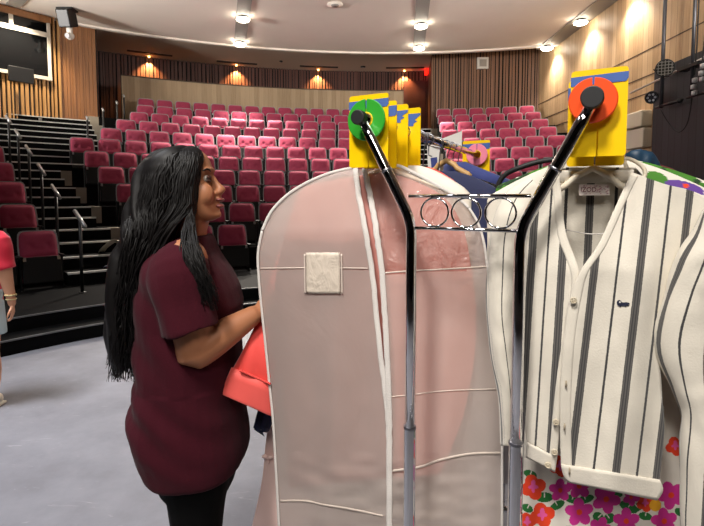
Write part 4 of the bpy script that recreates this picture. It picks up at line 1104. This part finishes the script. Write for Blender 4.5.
# woven neck label
lab = px_plate([(579, 184.5), (609.5, 184.2), (609.5, 195.2), (579, 195.5)], -.014, mat('white_woven_label', 'e2d6d0', .8), 'neck_label', .001, lambda u, v: 0)
LBT = mat('label_print', '74303c', .8)
ft = bpy.data.curves.new('t', 'FONT'); ft.body = 'IZOD'; ft.size = 1; ft.extrude = .01; ft.align_x = 'CENTER'; ft.align_y = 'CENTER'
to = bpy.data.objects.new('t', ft); C.objects.link(to)
me = bpy.data.meshes.new_from_object(to.evaluated_get(bpy.context.evaluated_depsgraph_get())); bpy.data.objects.remove(to); bpy.data.curves.remove(ft)
vs = [v.co.copy() for v in me.vertices]; fs_ = [tuple(p.vertices) for p in me.polygons]; bpy.data.meshes.remove(me)
k = .0125; c0 = cp.at(588.5, 189.8, -.0125)
mb = MB(); mb.add([c0+cp.a*v.x*k+UP*v.y*k*1.15+cp.n*v.z*.02 for v in vs], fs_); mb.build('lettering', LBT, lab)
LBP = mat('label_pink_print', 'b98a94', .8)
mb = MB()
for q in range(26):
    c = cp.at(random.uniform(597, 608.5), random.uniform(186, 193.6), -.0128); mb.ball(c, (.0016, .0005, .0010), 6, 4)
for q in range(16):
    c = cp.at(random.uniform(580, 597), random.choice((185.8, 193.8))+random.uniform(-.3, .5), -.0128); mb.ball(c, (.0014, .0005, .0007), 6, 4)
mb.build('label_print', LBP, lab)
mb = MB(); mb.tube([cp.at(u, v, -.012) for u, v in crom([(560, 228), (572, 231), (590, 234), (606, 233.5)], 14)], .0011, 6); mb.build('hanging_loop', TAPEW, cd, True)
hanger('R', .125, .13, .115, .065, CREAM, 'cream plastic hanger inside the striped cardigan', R(21))
# its loop shows beside the collar
hp = [cp.at(u, v, -.03) for u, v in crom([(624, 160), (628, 158.5), (638, 163), (644, 169), (645, 176), (641, 178)], 14)]+[]
mb = MB(); mb.tube(hp, .0042, 8); mb.tube([cp.at(624, 160, -.03), cp.at(626, 166, -.03), cp.at(630, 173, -.03)], .0042, 8)
tag(mb.build('hanger', CREAM, smooth=True), 'cream plastic hanger loop standing up beside the cardigan collar', 'hanger')

# floral dress under the cardigan
DW = mat('white_printed_cotton', 'd9d2c6', .8, bump=.15, bscale=40); MAG = mat('magenta_print', 'c8288a', .8); PNK = mat('pink_print', 'e0559a', .8); ORG = mat('orange_red_print', 'e03c14', .8); LEAF = mat('green_leaf_print', '1f6a2c', .8); YELP = mat('yellow_print', 'e8a820', .8)
fl = [(533, 487, 'o', 13), (542, 515, 'o', 13), (527, 522, 'o', 10), (560, 490, 'm', 12), (579, 486, 'm', 13), (579, 512, 'm', 15), (606, 499, 'm', 15), (626, 521, 'm', 14), (645, 503, 'o', 9), (671, 495, 'm', 15), (664, 521, 'm', 14), (631, 497, 'm', 9), (675, 446, 'o', 10), (560, 466, 'o', 11), (655, 505, 'y', 6), (600, 528, 'm', 12), (550, 545, 'm', 14), (585, 548, 'o', 13), (620, 552, 'm', 14), (655, 550, 'm', 14), (530, 560, 'm', 12), (605, 580, 'o', 13), (565, 582, 'm', 14), (640, 585, 'm', 14), (675, 580, 'o', 13), (540, 610, 'o', 12), (590, 612, 'm', 14), (625, 615, 'm', 13), (660, 618, 'm', 14)]
lf = [(530, 474, 7, 4, .4), (544, 497, 9, 5, 0), (527, 508, 6, 4, .5), (557, 505, 8, 4, -.5), (572, 499, 9, 4, .3), (585, 499, 9, 4, -.3), (628, 507, 10, 4.5, .5), (637, 507, 8, 4, -.6), (598, 517, 6, 5, .8), (609, 518, 6, 5, -.6), (645, 516, 7, 4, .2), (650, 487, 7, 4, .3), (617, 492, 6, 4, .6), (680, 512, 6, 4, .5), (570, 530, 8, 4, .2), (640, 536, 8, 4, -.3), (612, 538, 7, 4, .5), (560, 562, 8, 4, .2), (600, 566, 8, 4, -.3), (640, 567, 8, 4, .3), (580, 597, 8, 4, .2), (620, 598, 8, 4, .4)]
def dress_mi(u, v):
    k = 0
    for x, y, a, b, t in lf:
        dx, dy = u-x, v-y; c, s = math.cos(t), math.sin(t); p, q = dx*c+dy*s, -dx*s+dy*c
        if (p/a)**2+(q/b)**2 < 1 and not (abs(p) < .5 and q < 0): k = 4
    for x, y, f, r in fl:
        dx, dy = u-x, v-y; rr = math.hypot(dx, dy)
        if rr > r*1.1: continue
        an = math.atan2(dy, dx)
        if f == 'm':
            if rr < r*(.62+.36*abs(math.cos(an*2.5+x))): k = 1
            if rr < r*.2: k = 3
        elif f == 'o':
            if rr < r*(.72+.28*abs(math.cos(an*2+.6))): k = 3
            if math.hypot(dx*1.25, dy+1) < r*(.38+.12*math.cos(an*4)): k = 2
        elif rr < r: k = 5
    return k
dp = Plane(rail_pt('R', .195), R(21))
dl = [(544, 290), (534, 340), (528, 390), (524, 440), (523, 485), (522, 530), (520, 575), (518, 620), (514, 700)]; dr = [(650, 290), (662, 340), (674, 390), (682, 440), (683, 485), (684, 530), (686, 575), (688, 620), (692, 700)]
dd = lambda k: (lambda u, v, t, r: k*(.008+.035*min(1, r*2))*(1-abs(2*t-1)**3)+.008*r*math.sin(t*17+1)*(1-abs(2*t-1)**4)+.0)
mb = ruled(dp, dl, dr, 620, 260, dd(1), mifn=dress_mi); ruled(dp, dl, dr, 40, 20, dd(-1), mb=mb)
tag(mb.build('dress', [DW, MAG, PNK, ORG, LEAF, YELP], smooth=True), 'white dress printed with magenta and orange flowers, hanging below cardigan', 'dress')
hanger('R', .195, .13, .11, .05, CREAM, 'cream hanger inside the flower printed dress', R(21))

# more garments on the right rail
PUR = mat('purple_print', '5c3a8c', .8); GRN = mat('leaf_green_print', '3f7a1f', .8); DGR = mat('dark_green_print', '1c3a1a', .8); MAR2 = mat('maroon_wool', '7c2344', .85, sheen=.3); TEAL = mat('teal_silk', '16354c', .5, var=.25, vscale=14, bump=.4, bscale=22); WPR = mat('white_print_ground', 'd5cfc2', .8)
BP = Plane(rail_pt('R', .29)-UP*.102, R(24))
def on_bl(u, v):
    q = BP.at(u, v, .02)-BP.P; return q.dot(BP.a), q.dot(UP)
DOTS = [on_bl(656, 177)+(.023, .013, 1, -.35), on_bl(684, 187)+(.040, .014, 2, -.30), on_bl(672, 215)+(.04, .022, 1, -.3), on_bl(700, 225)+(.03, .02, 2, -.2), (-.09, -.045, .03, .018, 1, .3), (-.16, -.09, .04, .025, 2, .3), (0, -.2, .05, .03, 1, 0), (.1, -.3, .05, .03, 2, 0)]
SPOT = on_bl(686, 185.5)
def floral(x, z):
    if math.hypot(x-SPOT[0], z-SPOT[1]) < .0055: return 3
    for cx_, cz_, a, b, m_, ro in DOTS:
        dx, dz = x-cx_, z-cz_; c, s = math.cos(ro), math.sin(ro)
        if ((dx*c+dz*s)/a)**2+((-dx*s+dz*c)/b)**2 < 1: return m_
    return 0
garment('blouse', 'white blouse with large green and purple dots behind the cardigan', 'blouse', 'R', .29, .25, .098, .088, .62, None, R(24), 1.0, .026, mats=[WPR, GRN, PUR, ORG], fn=floral, nrow=160)
hanger('R', .29, .2, .088, .06, CREAM, 'cream hanger inside the dotted blouse', R(24))
def lilies(x, z): return 1 if nz(x*32, z*32, 4) > .08 else 2 if nz(x*38, z*38, 9) > .15 else 0
garment('shirt', 'green shirt printed with white lilies, right of the dotted blouse', 'shirt', 'R', .385, .25, .09, .068, .6, None, R(24), 1.0, .018, mats=[GRN, DGR, WPR], fn=lilies, nrow=120)
garment('jacket', 'maroon wool jacket, its shoulder showing at the right edge', 'jacket', 'R', .49, .25, .085, .075, .62, MAR2, R(24), 1.0, .020)
hanger('R', .385, .2, .08, .05, BLKH, 'black hanger inside the lily printed shirt', R(24)); hanger('R', .49, .23, .075, .07, BLKH, 'black hanger inside the maroon jacket', R(24))
P0 = sight(640, 160, Y=1.34)
mb = MB(); mb.tube([P0+Vector((-.03, .02, .012)), P0+Vector((-.008, .0, .010)), P0+Vector((.020, 0, -.004)), P0+Vector((.045, .01, -.03)), P0+Vector((.06, .02, -.14))], [.010, .022, .026, .020, .014], 16, flat=.6)
tag(remeshed(mb, 'scarf', TEAL, None, .006, 3, lambda c: .006*nz(c.x*40, c.y*40, c.z*25)), 'crumpled teal silk scarf above the dotted blouse', 'scarf')
garment('jacket', 'dark maroon jacket, a corner showing behind the orange disc divider', 'jacket', 'R', .80, .22, .055, .05, .62, mat('dark_maroon', '5a1622', .85), R(24), 1.0, .022)
# black hanger with a curved end, left of the cardigan
P = rail_pt('R', .40); o = thing('hanger', 'thick black padded hanger curving above the ring panel', 'hanger', P, 0, 'clothes hangers on the rack')
hy = sight(500, 185, Y=1.38)
q = [sight(u, v, Y=y) for u, v, y in crom([(498, 190, 1.39), (499.5, 182, 1.388), (506, 174, 1.38), (520, 167.5, 1.36), (540, 161.5, 1.345), (565, 158, 1.32), (596, 153, 1.29), (630, 170, 1.24), (660, 186, 1.19)], 30)]
mb = MB(); mb.tube(q, .0072, 12); mb.build('arm', BLKH, o, True)
mb = MB(); mb.tube([P+FD*.0165*math.cos(R(k))+UP*.0165*math.sin(R(k)) for k in range(210, -31, -20)]+[P+FD*.004-UP*.05], .002, 8); mb.build('hook', STEEL, o, True)
GREYP = mat('grey_plastic_bag', '9a9698', .3, var=.1, vscale=9, bump=.3, bscale=12)
garment('garment_bag', 'grey glossy garment bag hanging between white bag and cardigan', 'garment bag', 'R', .66, .20, .14, .08, 1.0, GREYP, R(24), 1.40, .024)

# ================================================================== the woman in the maroon T-shirt
SKIN = mat('brown_skin', 'a8704f', .5, var=.05, vscale=14, spec=.35)
SHIRT = mat('maroon_jersey', '3d101b', .92, spec=.12, sheen=.03, var=.07, vscale=20, bump=.12, bscale=160)
LEGG = mat('black_leggings', '060606', .85, spec=.12); HAIR = mat('black_hair', '0c0909', .5, spec=.28)
LIPS = mat('lips', '84453f', .4); EYEW = mat('eye_white', 'b3a79c', .35); IRIS = mat('dark_iris', '1b0f0a', .1)
WY = 1.52
def wp(u, v, y=WY): return sight(u, v, Y=y)
def ring(v, ul, ur, hy, y=WY, seg=28, e=.85):
    L, Rr = wp(ul, v, y), wp(ur, v, y); c = (L+Rr)/2; hx = (Rr-L).length/2
    return [c+Vector((hx*math.copysign(abs(math.cos(2*PI*k/seg))**e, math.cos(2*PI*k/seg)), hy*math.copysign(abs(math.sin(2*PI*k/seg))**e, math.sin(2*PI*k/seg)), 0)) for k in range(seg)]
def hand(mb, w, f, pn, s=1.0, curl=.5, side=1):
    f = f.normalized(); pn = (pn-f*pn.dot(f)).normalized(); ac = f.cross(pn)*side
    M = Matrix((f, ac, pn)).transposed()
    mb.ball(w+f*.048*s, (.050*s, .040*s, .015*s), 14, 10, M=M); mb.ball(w+f*.01*s, (.03*s, .026*s, .017*s), 12, 8, M=M)
    for k, (off, ln) in enumerate(((-.028, .066), (-.0095, .076), (.0095, .071), (.0275, .056))):
        p = w+f*(.082-.006*abs(k-1.2))*s+ac*off*s; a = curl*.4; pts = [p-f*.02*s, p]
        for seg in (.46, .31, .23):
            d = f*math.cos(a)+pn*math.sin(a); pts.append(pts[-1]+d*ln*seg*s); a += curl
        mb.tube(pts, [.0092*s, .0092*s, .0086*s, .008*s, .0066*s], 10); mb.ball(pts[-1], .0066*s, 8, 6)
    p = w+f*.03*s-ac*.03*s; d = (f*.75-ac*.65+pn*.25).normalized(); d2 = (f*.9-ac*.15+pn*.35).normalized()
    pts = [p, p+d*.03*s, p+d*.055*s, p+d*.055*s+d2*.03*s]; mb.tube(pts, [.013*s, .0115*s, .0105*s, .008*s], 10); mb.ball(pts[-1], .008*s, 8, 6)
woman = MB()
# torso, neck
rings = [ring(v, l, r, h) for v, l, r, h in ((460, 164, 234, .145), (440, 152, 236, .16), (410, 146, 236, .17), (375, 148, 234, .16), (340, 150, 236, .16), (305, 150, 237, .165), (280, 153, 228, .175), (262, 162, 214, .145), (250, 171, 206, .085), (243, 174, 205, .058), (232, 175, 206, .054), (218, 178, 209, .052), (205, 178, 208, .05))]
woman.loft(rings)
# head
HY = 1.505
hr = [(147.5, 178, 190, .02), (149, 170, 198, .036), (152, 163, 203, .051), (157, 157, 207.5, .064), (163, 154, 210.5, .071), (170, 152.5, 212.3, .075), (176, 153, 211.2, .0755), (182, 155, 211.5, .074), (188, 158, 213.5, .071), (194, 162, 215.3, .067), (200, 167, 216.5, .063), (206, 172, 217, .058), (211, 177, 217.2, .051), (215, 181, 218.2, .043), (218.5, 186, 217.2, .033), (221, 193, 212.5, .022)]
woman.loft([ring(v, l, r, h, HY, 28, .95) for v, l, r, h in hr])
for u, v, y, r in ((212.2, 176.0, 0, .0085), (214.2, 180, 0, .0092), (216.8, 184, 0, .0100), (219.8, 187.2, 0, .0112), (221.9, 189.7, 0, .0122), (219.2, 192, .011, .0098), (219.2, 192, -.011, .0098), (219.2, 192.8, 0, .0105)): woman.ball(wp(u, v, HY+y), r, 10, 8)
woman.ball(wp(217.6, 214.5, HY), (.013, .018, .012), 12, 8); woman.ball(wp(203, 194, HY-.036), (.034, .022, .036), 12, 8); woman.ball(wp(203, 194, HY+.036), (.034, .022, .036), 12, 8)
woman.ball(wp(210.3, 170.5, HY), (.010, .052, .009), 14, 8)
woman.ball(wp(218.0, 199.3, HY), (.0150, .0165, .0065), 12, 8); woman.ball(wp(217.6, 206.3, HY), (.0145, .0160, .0075), 12, 8)
woman.ball(wp(183, 190, HY-.076), (.018, .010, .030), 10, 8); woman.ball(wp(183, 190, HY+.076), (.018, .010, .030), 10, 8)
# arms
sh, el, wr = wp(182, 268, 1.355), wp(194, 353, 1.35), wp(257, 313, 1.44)
def chain(mb, pts, rad, n=14):
    pr = [tuple(p)+(r,) for p, r in zip(pts, rad)]; q = crom(pr, n); mb.tube([a[:3] for a in q], [a[3] for a in q], 16)
chain(woman, [sh+Vector((.01, .05, .03)), sh, (sh+el)/2, el+Vector((0, 0, .02))], [.055, .063, .058, .049])
chain(woman, [el+Vector((-.004, 0, .02)), el, el+(wr-el)*.18, el+(wr-el)*.45, el+(wr-el)*.8, wr], [.046, .048, .050, .045, .034, .027])
hand(woman, wr, (wr-el), Vector((.2, .9, -.3)), .95, .55)
sh2, el2, wr2 = wp(184, 268, 1.685), wp(190, 352, 1.72), wp(202, 420, 1.70)
chain(woman, [sh2-Vector((0, .05, -.03)), sh2, (sh2+el2)/2, el2, (el2+wr2)/2, wr2], [.055, .062, .055, .046, .04, .027], 20)
hand(woman, wr2, (wr2-el2), Vector((.2, -.9, 0)), .95, .3, -1)
# legs
for yy, du in ((1.452, 0), (1.588, -3)):
    P = [wp(197+du, 430, yy), wp(197+du, 462, yy), wp(197+du, 505, yy), wp(198+du, 545, yy)]
    zs = [.40, .27, .10, .05]
    P += [Vector((P[-1].x-.015, yy, .36)), Vector((P[-1].x-.02, yy, .24)), Vector((P[-1].x-.005, yy, .09))]
    chain(woman, P, [.10, .100, .080, .064, .058, .048, .036], 24)
    f0_ = P[-1]; woman.tube([Vector((f0_.x-.05, yy, .05)), Vector((f0_.x, yy, .055)), Vector((f0_.x+.08, yy, .04)), Vector((f0_.x+.16, yy, .03))], [.032, .042, .04, .025], 14)
wo = remeshed(woman, 'person', SKIN, None, .0052, 5)
tag(wo, 'woman with long black hair in maroon T-shirt reaching for the coral sleeve', 'person')
# T-shirt
sb = MB()
sr_ = [(461, 154, 240, .185), (457, 151, 245.5, .198), (446, 146.5, 247.5, .204), (430, 139, 246, .207), (410, 136.5, 242.5, .205), (395, 138, 241, .2), (370, 142, 239.5, .193), (345, 141, 240.5, .19), (320, 142, 240.5, .19), (303, 142.5, 240, .195), (287, 144, 235, .2), (272, 147, 227, .2), (261, 152, 219, .192), (254, 156, 215, .178), (248, 156, 213, .155), (242, 161, 211.5, .12), (236, 166, 210, .088)]
sb.loft([ring(v, l, r, h) for v, l, r, h in sr_])
chain(sb, [wp(180, 263, 1.42), wp(179, 274, 1.355), wp(184, 305, 1.34), wp(190.5, 331, 1.335)], [.075, .080, .076, .080], 16)
chain(sb, [wp(182, 263, 1.62), wp(180, 274, 1.685), wp(186, 305, 1.70), wp(190, 331, 1.71)], [.075, .080, .076, .078], 16)
def shirt_fold(c):
    v = c.z; t = max(0, 1-abs(v-.86)/.25)
    f = .0055*t*math.sin((c.z*1.0+c.x*.75)*58+2*nz(c.x*5, c.z*5, 1))*(.4+.6*max(0, 1-(c.x+.62)/.25))
    f += .005*nz(c.x*9, c.y*9, c.z*6)+.0045*math.sin(c.x*45+c.z*30+3*nz(c.x*4, c.z*6, 3))*(1 if v > .95 else .3)
    return f
ts = remeshed(sb, 'shirt', SHIRT, wo, .0065, 4, shirt_fold)
# leggings and shoes
lg = MB()
for yy, du in ((1.452, 0), (1.588, -3)):
    P = [wp(197+du, 425, yy), wp(197+du, 462, yy), wp(197+du, 505, yy), wp(198+du, 545, yy)]
    P += [Vector((P[-1].x-.015, yy, .36)), Vector((P[-1].x-.02, yy, .24)), Vector((P[-1].x-.005, yy, .10))]
    chain(lg, P, [.106, .1045, .0845, .068, .062, .052, .040], 24)
lg.loft([ring(v, l, r, h) for v, l, r, h in ((482, 164, 233, .13), (464, 159, 237, .155), (445, 156, 236, .16), (425, 158, 232, .15))])
remeshed(lg, 'leggings', LEGG, wo, .008, 4)
shoe = mat('black_shoe', '111113', .5)
for yy, du in ((1.452, 0), (1.588, -3)):
    x = wp(198+du, 545, yy).x
    mb = MB(); mb.tube([Vector((x-.075, yy, .045)), Vector((x-.03, yy, .06)), Vector((x+.03, yy, .06)), Vector((x+.11, yy, .045)), Vector((x+.18, yy, .034))], [.035, .050, .05, .044, .028], 16); mb.box((x-.085, yy-.042, .004), (x+.19, yy+.042, .024))
    remeshed(mb, 'shoe', shoe, wo, .007, 4)
# face
for s in (-1, 1):
    e = wp(206.0, 178.8, HY+.0295*s)
    mb = MB(); mb.ball(e, .0108, 16, 12); ey = mb.build('eye', EYEW, wo, True)
    mb = MB(); mb.ball(e+Vector((.0048, .0035*s, 0)), (.0068, .0066, .0068), 12, 8); mb.build('iris', IRIS, ey, True)
    mb = MB()
    for k, (dz, rr, x0) in enumerate(((.0056, .0048, .004), (-.0078, .0034, .002))):
        mb.tube([e+Vector((.003+.0082*math.cos(q), .0115*math.sin(q), dz*math.cos(q*.9))) for q in [-1.1+.22*j for j in range(11)]], rr, 8)
    mb.build('eyelid', SKIN if False else mat('eyelid_%d' % s, '4a2a20', .5), ey, True)
    mb = MB(); mb.tube([wp(u, v, HY+y*s) for u, v, y in ((210.3, 171.5, .018), (209.2, 169.6, .032), (206.3, 169.0, .046), (202.5, 171.0, .056))], [.0022, .0032, .003, .0014], 8); mb.build('eyebrow', HAIR, wo, True)
mb = MB()
mb.ball(wp(219.3, 199.6, HY), (.0160, .0175, .0064), 16, 10); mb.ball(wp(218.9, 206.0, HY), (.0158, .0165, .0078), 16, 10); mb.build('lips', LIPS, wo, True)
# hair: a dark body under several hundred wavy strands
hb = MB()
def hring(v, ul, ur, y0, y1, seg=32, e=None):
    e = e or (.62 if v < 215 else .85)
    L, Rr = wp(ul, v, HY), wp(ur, v, HY); c = (L+Rr)/2; hx = (Rr-L).length/2; cy = HY+(y0+y1)/2; hy = (y1-y0)/2
    sp_ = lambda x: math.copysign(abs(x)**e, x)
    return [Vector((c.x+hx*sp_(math.cos(2*PI*k/seg)), cy+hy*sp_(math.sin(2*PI*k/seg)), c.z)) for k in range(seg)]
HRINGS = [(147.6, 174, 189, -.02, .02), (149, 164, 196, -.042, .042), (153, 154, 200.5, -.062, .062), (160, 147.5, 200.8, -.076, .076), (170, 143, 198.6, -.085, .085), (180, 139.5, 196.6, -.090, .090), (195, 135.5, 195, -.095, .095), (210, 131, 194, -.1, .1)]
hb.loft([hring(*a) for a in [*HRINGS, (222, 128, 184, -.107, .107), (238, 124, 176, -.118, .118), (255, 120, 164, -.125, .125), (275, 117, 155, -.125, .125), (300, 114, 149, -.12, .12), (330, 112, 146, -.11, .11), (352, 113, 143, -.09, .09), (366, 117, 139, -.06, .06)]])
ho = remeshed(hb, 'hair', HAIR, wo, .006, 5, lambda c: .006*math.sin(c.x*90+6*nz(c.x*6, c.y*6, c.z*4)+c.z*7)+.004*nz(c.x*18, c.y*30, c.z*8))
st = MB(); random.seed(3)
def strand(pts, r):
    n = 24; P = crom(pts, n); ph = random.uniform(0, 6); am = random.uniform(.5, 2.2)
    q = []
    for i, (u, v, y) in enumerate(P):
        k = (i/(n-1))
        q.append(wp(u+am*math.sin(v*.11+ph)*k*1.3, v, HY+y+.006*math.sin(v*.09+ph*2)*k))
    st.tube(q, [r*(1-.75*(i/(n-1))**2) for i in range(n)], 5)
def on_cap(v, ph, s, k=1.0):
    h = [interp([(x[0], x[n_]) for x in HRINGS], v) for n_ in (1, 2, 3, 4)]
    sp = lambda x: math.copysign(abs(x)**.62, x)
    return ((h[0]+h[1])/2+(h[1]-h[0])/2*sp(math.cos(ph))*k, v, s*h[3]*sp(math.sin(ph))*k)
for k in range(680):
    ph = R(random.uniform(8, 174)); s = -1 if random.random() < .8 else 1; q = ph/PI
    j = lambda a: random.uniform(-a, a)
    top = (194-26*q+j(2), 147.4+j(.5)+1.5*q*q, s*(.004+abs(j(.006))))
    pts = [top]+[on_cap(v+j(1), ph+j(.05), s, 1.035+random.uniform(.0, .07)) for v in (151, 157, 166, 178, 193, 208)]
    if q < .24 and s < 0:
        e = random.uniform(0, 1)
        pts += [(193+j(2)-5*e, 222, -.112+j(.006)), (195+j(2)-12*e, 238, -.165+j(.008)), (201+j(3)-16*e, 256, -.207+j(.008)), (208+j(4)-12*e, 278, -.212+j(.008)), (215+j(6)-8*e, 300+j(12), -.205+j(.008))]
    else:
        pts += [(183-58*q+j(3), 232, s*.112+j(.012)), (164-46*q+j(4), 264+j(4), s*random.uniform(.05, .135)), (152-38*q+j(4), 300+j(5), s*random.uniform(.03, .13)), (148-36*q+j(5), 335+j(5), s*random.uniform(.0, .12)), (147-37*q+j(7), 345+random.random()**1.6*36, s*random.uniform(0, .1))]
    strand(pts, random.uniform(.0022, .0045))
for k in range(70):   # loose wisps at the ends and back outline
    u0 = random.uniform(109, 140); v0 = random.uniform(250, 330); y = random.uniform(-.13, .05)
    strand([(u0+6, v0, y), (u0+random.uniform(-3, 3), v0+25, y), (u0+random.uniform(-5, 5), v0+45, y), (u0+random.uniform(-7, 8), min(382, v0+random.uniform(55, 80)), y)], random.uniform(.0012, .0024))
st.build('hair_strands', HAIR, ho, True)

# ================================================================== the person walking in at the left edge
PX = -2.655; PY = 3.47; k_ = PY/F
RED = mat('red_jersey', 'd81e3a', .8, sheen=.2, var=.08, vscale=9); ORJ = mat('orange_print_jersey', 'e06a2a', .8); SKIN2 = mat('light_skin', 'd09a7c', .5, spec=.3); SHORT = mat('pale_blue_shorts', 'b9ccd2', .8); SHOE2 = mat('cream_shoe', 'd8cfbe', .6)
b2 = MB()
def er(z, hx, hy, dx=0, dy=0, seg=24): return [Vector((PX+dx+hx*math.cos(2*PI*k/seg), PY+dy+hy*math.sin(2*PI*k/seg), z)) for k in range(seg)]
b2.loft([er(.70, .14, .10), (er(.80, .155, .105)), er(.92, .13, .09), er(1.05, .135, .095), er(1.17, .15, .095), er(1.24, .13, .07), er(1.27, .06, .05), er(1.34, .05, .05), er(1.38, .05, .055)])
b2.loft([er(1.345, .03, .04, 0, -.03), er(1.37, .055, .065, 0, -.015), er(1.42, .066, .085), er(1.47, .072, .092), er(1.52, .068, .085), er(1.555, .045, .06), er(1.57, .015, .02)])
b2.ball((PX, PY-.095, 1.43), (.012, .02, .02), 8, 6); b2.ball((PX, PY-.08, 1.395), (.022, .014, .008), 8, 6)
def aw(u, v, y=PY-.03): return sight(u, v, Y=y)
chain(b2, [Vector((PX+.10, PY, 1.20)), aw(1, 243), aw(5, 272), aw(10.5, 296), aw(12.2, 305)], [.05, .052, .046, .030, .024], 18)
hand(b2, aw(12.2, 304), aw(13.2, 320)-aw(12.2, 304), Vector((-.8, -.3, 0)), .85, .5)
chain(b2, [Vector((PX-.10, PY, 1.20)), Vector((PX-.18, PY, 1.16)), Vector((PX-.2, PY, .96)), Vector((PX-.21, PY-.03, .76))], [.05, .05, .04, .025], 16)
hand(b2, Vector((PX-.21, PY-.03, .76)), Vector((0, -.05, -1)), Vector((.8, -.3, 0)), .85, .4, -1)
for s in (-1, 1):
    chain(b2, [Vector((PX+.075*s, PY, .76)), Vector((PX+.078*s, PY, .60)), Vector((PX+.08*s, PY-.005, .42)), Vector((PX+.08*s, PY+.01, .27)), Vector((PX+.08*s, PY, .09))], [.082, .074, .054, .052, .034], 20)
    b2.tube([Vector((PX+.08*s, PY+.04, .045)), Vector((PX+.082*s, PY-.05, .045)), Vector((PX+.09*s, PY-.14, .03))], [.034, .038, .026], 12)
p2 = tag(remeshed(b2, 'person', SKIN2, None, .0075, 4), 'person in red shirt and pale shorts cut by the left edge', 'person')
c2 = MB(); c2.loft([er(.74, .165, .125), er(.85, .16, .118), er(.95, .152, .11), er(1.08, .15, .11), er(1.18, .162, .108), er(1.245, .135, .08), er(1.272, .075, .062)])
chain(c2, [Vector((PX+.11, PY, 1.19)), aw(0, 240), aw(4.5, 262), aw(6.5, 269)], [.060, .064, .062, .064], 12)
chain(c2, [Vector((PX-.11, PY, 1.19)), Vector((PX-.18, PY, 1.16)), Vector((PX-.195, PY, 1.03))], [.060, .064, .064], 12)
sh_ = remeshed(c2, 'shirt', RED, p2, .009, 3, lambda c: .006*nz(c.x*12, c.y*12, c.z*9), mats=[RED, ORJ], matfn=lambda c: 1 if c.x < -2.445+.02*nz(c.z*20, 1) and 1.09 < c.z < 1.225 and c.x > PX-.05 else 0)
c3 = MB(); c3.loft([er(.64, .155, .12), er(.72, .16, .12), er(.83, .165, .12), er(.88, .15, .11)])
for s in (-1, 1): chain(c3, [Vector((PX+.075*s, PY, .76)), Vector((PX+.08*s, PY, .66)), Vector((PX+.085*s, PY, .53))], [.095, .096, .098], 10)
remeshed(c3, 'shorts', SHORT, p2, .009, 3)
for s in (-1, 1):
    mb = MB(); x = PX+.08*s; mb.tube([Vector((x, PY+.055, .045)), Vector((x, PY+.02, .055)), Vector((x+.003*s, PY-.06, .05)), Vector((x+.012*s, PY-.15, .036))], [.036, .045, .045, .03], 14); mb.box((x-.04, PY-.16, .003), (x+.045, PY+.075, .022))
    remeshed(mb, 'shoe', SHOE2, p2, .007, 3)
mb = MB(); mb.loft([er(1.30, .075, .05, 0, .05), er(1.40, .085, .085, 0, .025), er(1.48, .082, .1, 0, .015), er(1.55, .062, .08, 0, .005), er(1.585, .02, .03)]); remeshed(mb, 'hair', mat('brown_hair', '3a2418', .5), p2, .008, 3)
w0 = aw(11.2, 299)
mb = MB(); mb.torus(w0, Vector((1, 0, 0)), Vector((0, 1, 0)), .030, .004, 20, 8); mb.torus(w0+Vector((-.003, 0, .03)), Vector((1, 0, 0)), Vector((0, 1, 0)), .033, .005, 20, 8); mb.build('bracelet', mat('bracelet_cream', 'd8c890', .4), p2, True)
for s in (-1, 1):
    mb = MB(); mb.ball((PX+.028*s, PY-.083, 1.445), .010, 10, 8); ey = mb.build('eye', EYEW, p2, True)
    mb = MB(); mb.ball((PX+.028*s, PY-.090, 1.445), .005, 8, 6); mb.build('iris', IRIS, ey, True)

# ------------------------------------------------------------------ ambient, unseen stage light, added lights and camera exposure
sc = bpy.context.scene
w = bpy.data.worlds.new('world'); sc.world = w; w.use_nodes = True
w.node_tree.nodes['Background'].inputs[0].default_value = (.9, .85, .85, 1); w.node_tree.nodes['Background'].inputs[1].default_value = .05
def area(loc, target, power, size, col, spread=180):
    l = bpy.data.lights.new('unseen_area_light', 'AREA'); l.energy = power; l.size = size; l.color = col; l.spread = R(spread)
    o = bpy.data.objects.new('unseen_area_light', l); C.objects.link(o); o.location = loc
    o.rotation_euler = (Vector(target)-Vector(loc)).to_track_quat('-Z', 'Y').to_euler()
# unseen lights over the stage: overhead key, added front fill, added floor light
area((-1.3, -1.2, 5.4), (0.3, 1.3, 1.1), 57, .8, (1, .95, .89), 78)
area((-.2, -2.6, 4.4), (0.2, 1.5, 0.8), 21, 1.2, (1, .94, .87), 80)  # fill added to lift the pale gown and the face
area((-3.6, 2.2, 6.0), (-2.4, 3.2, 0), 84, 1.4, (.97, .97, 1), 74)
# added unseen spot on the oak wall, so the chrome reflects something bright
spot_light((4.3, .2, 5.9), (2.15, .2, -3.2), 420, 100, .7, (1, .93, .84), .15)
# two added uplights out of view, only to brighten the ceiling
area((-10.3, 8.2, 4.6), (-1.5, 13.0, 6.6), 285, 1.0, (1, .95, .9), 90)
area((6.1, 6.2, 4.8), (1.5, 13.0, 6.8), 200, 1.0, (1, .95, .9), 90)
sc.view_settings.view_transform = 'Standard'; sc.view_settings.look = 'None'; sc.view_settings.gamma = 1; sc.view_settings.use_curve_mapping = False
sc.view_settings.exposure = 0
sc.cycles.use_denoising = True
sc.cycles.max_bounces = 10; sc.cycles.transparent_max_bounces = 16; sc.cycles.sample_clamp_indirect = 6
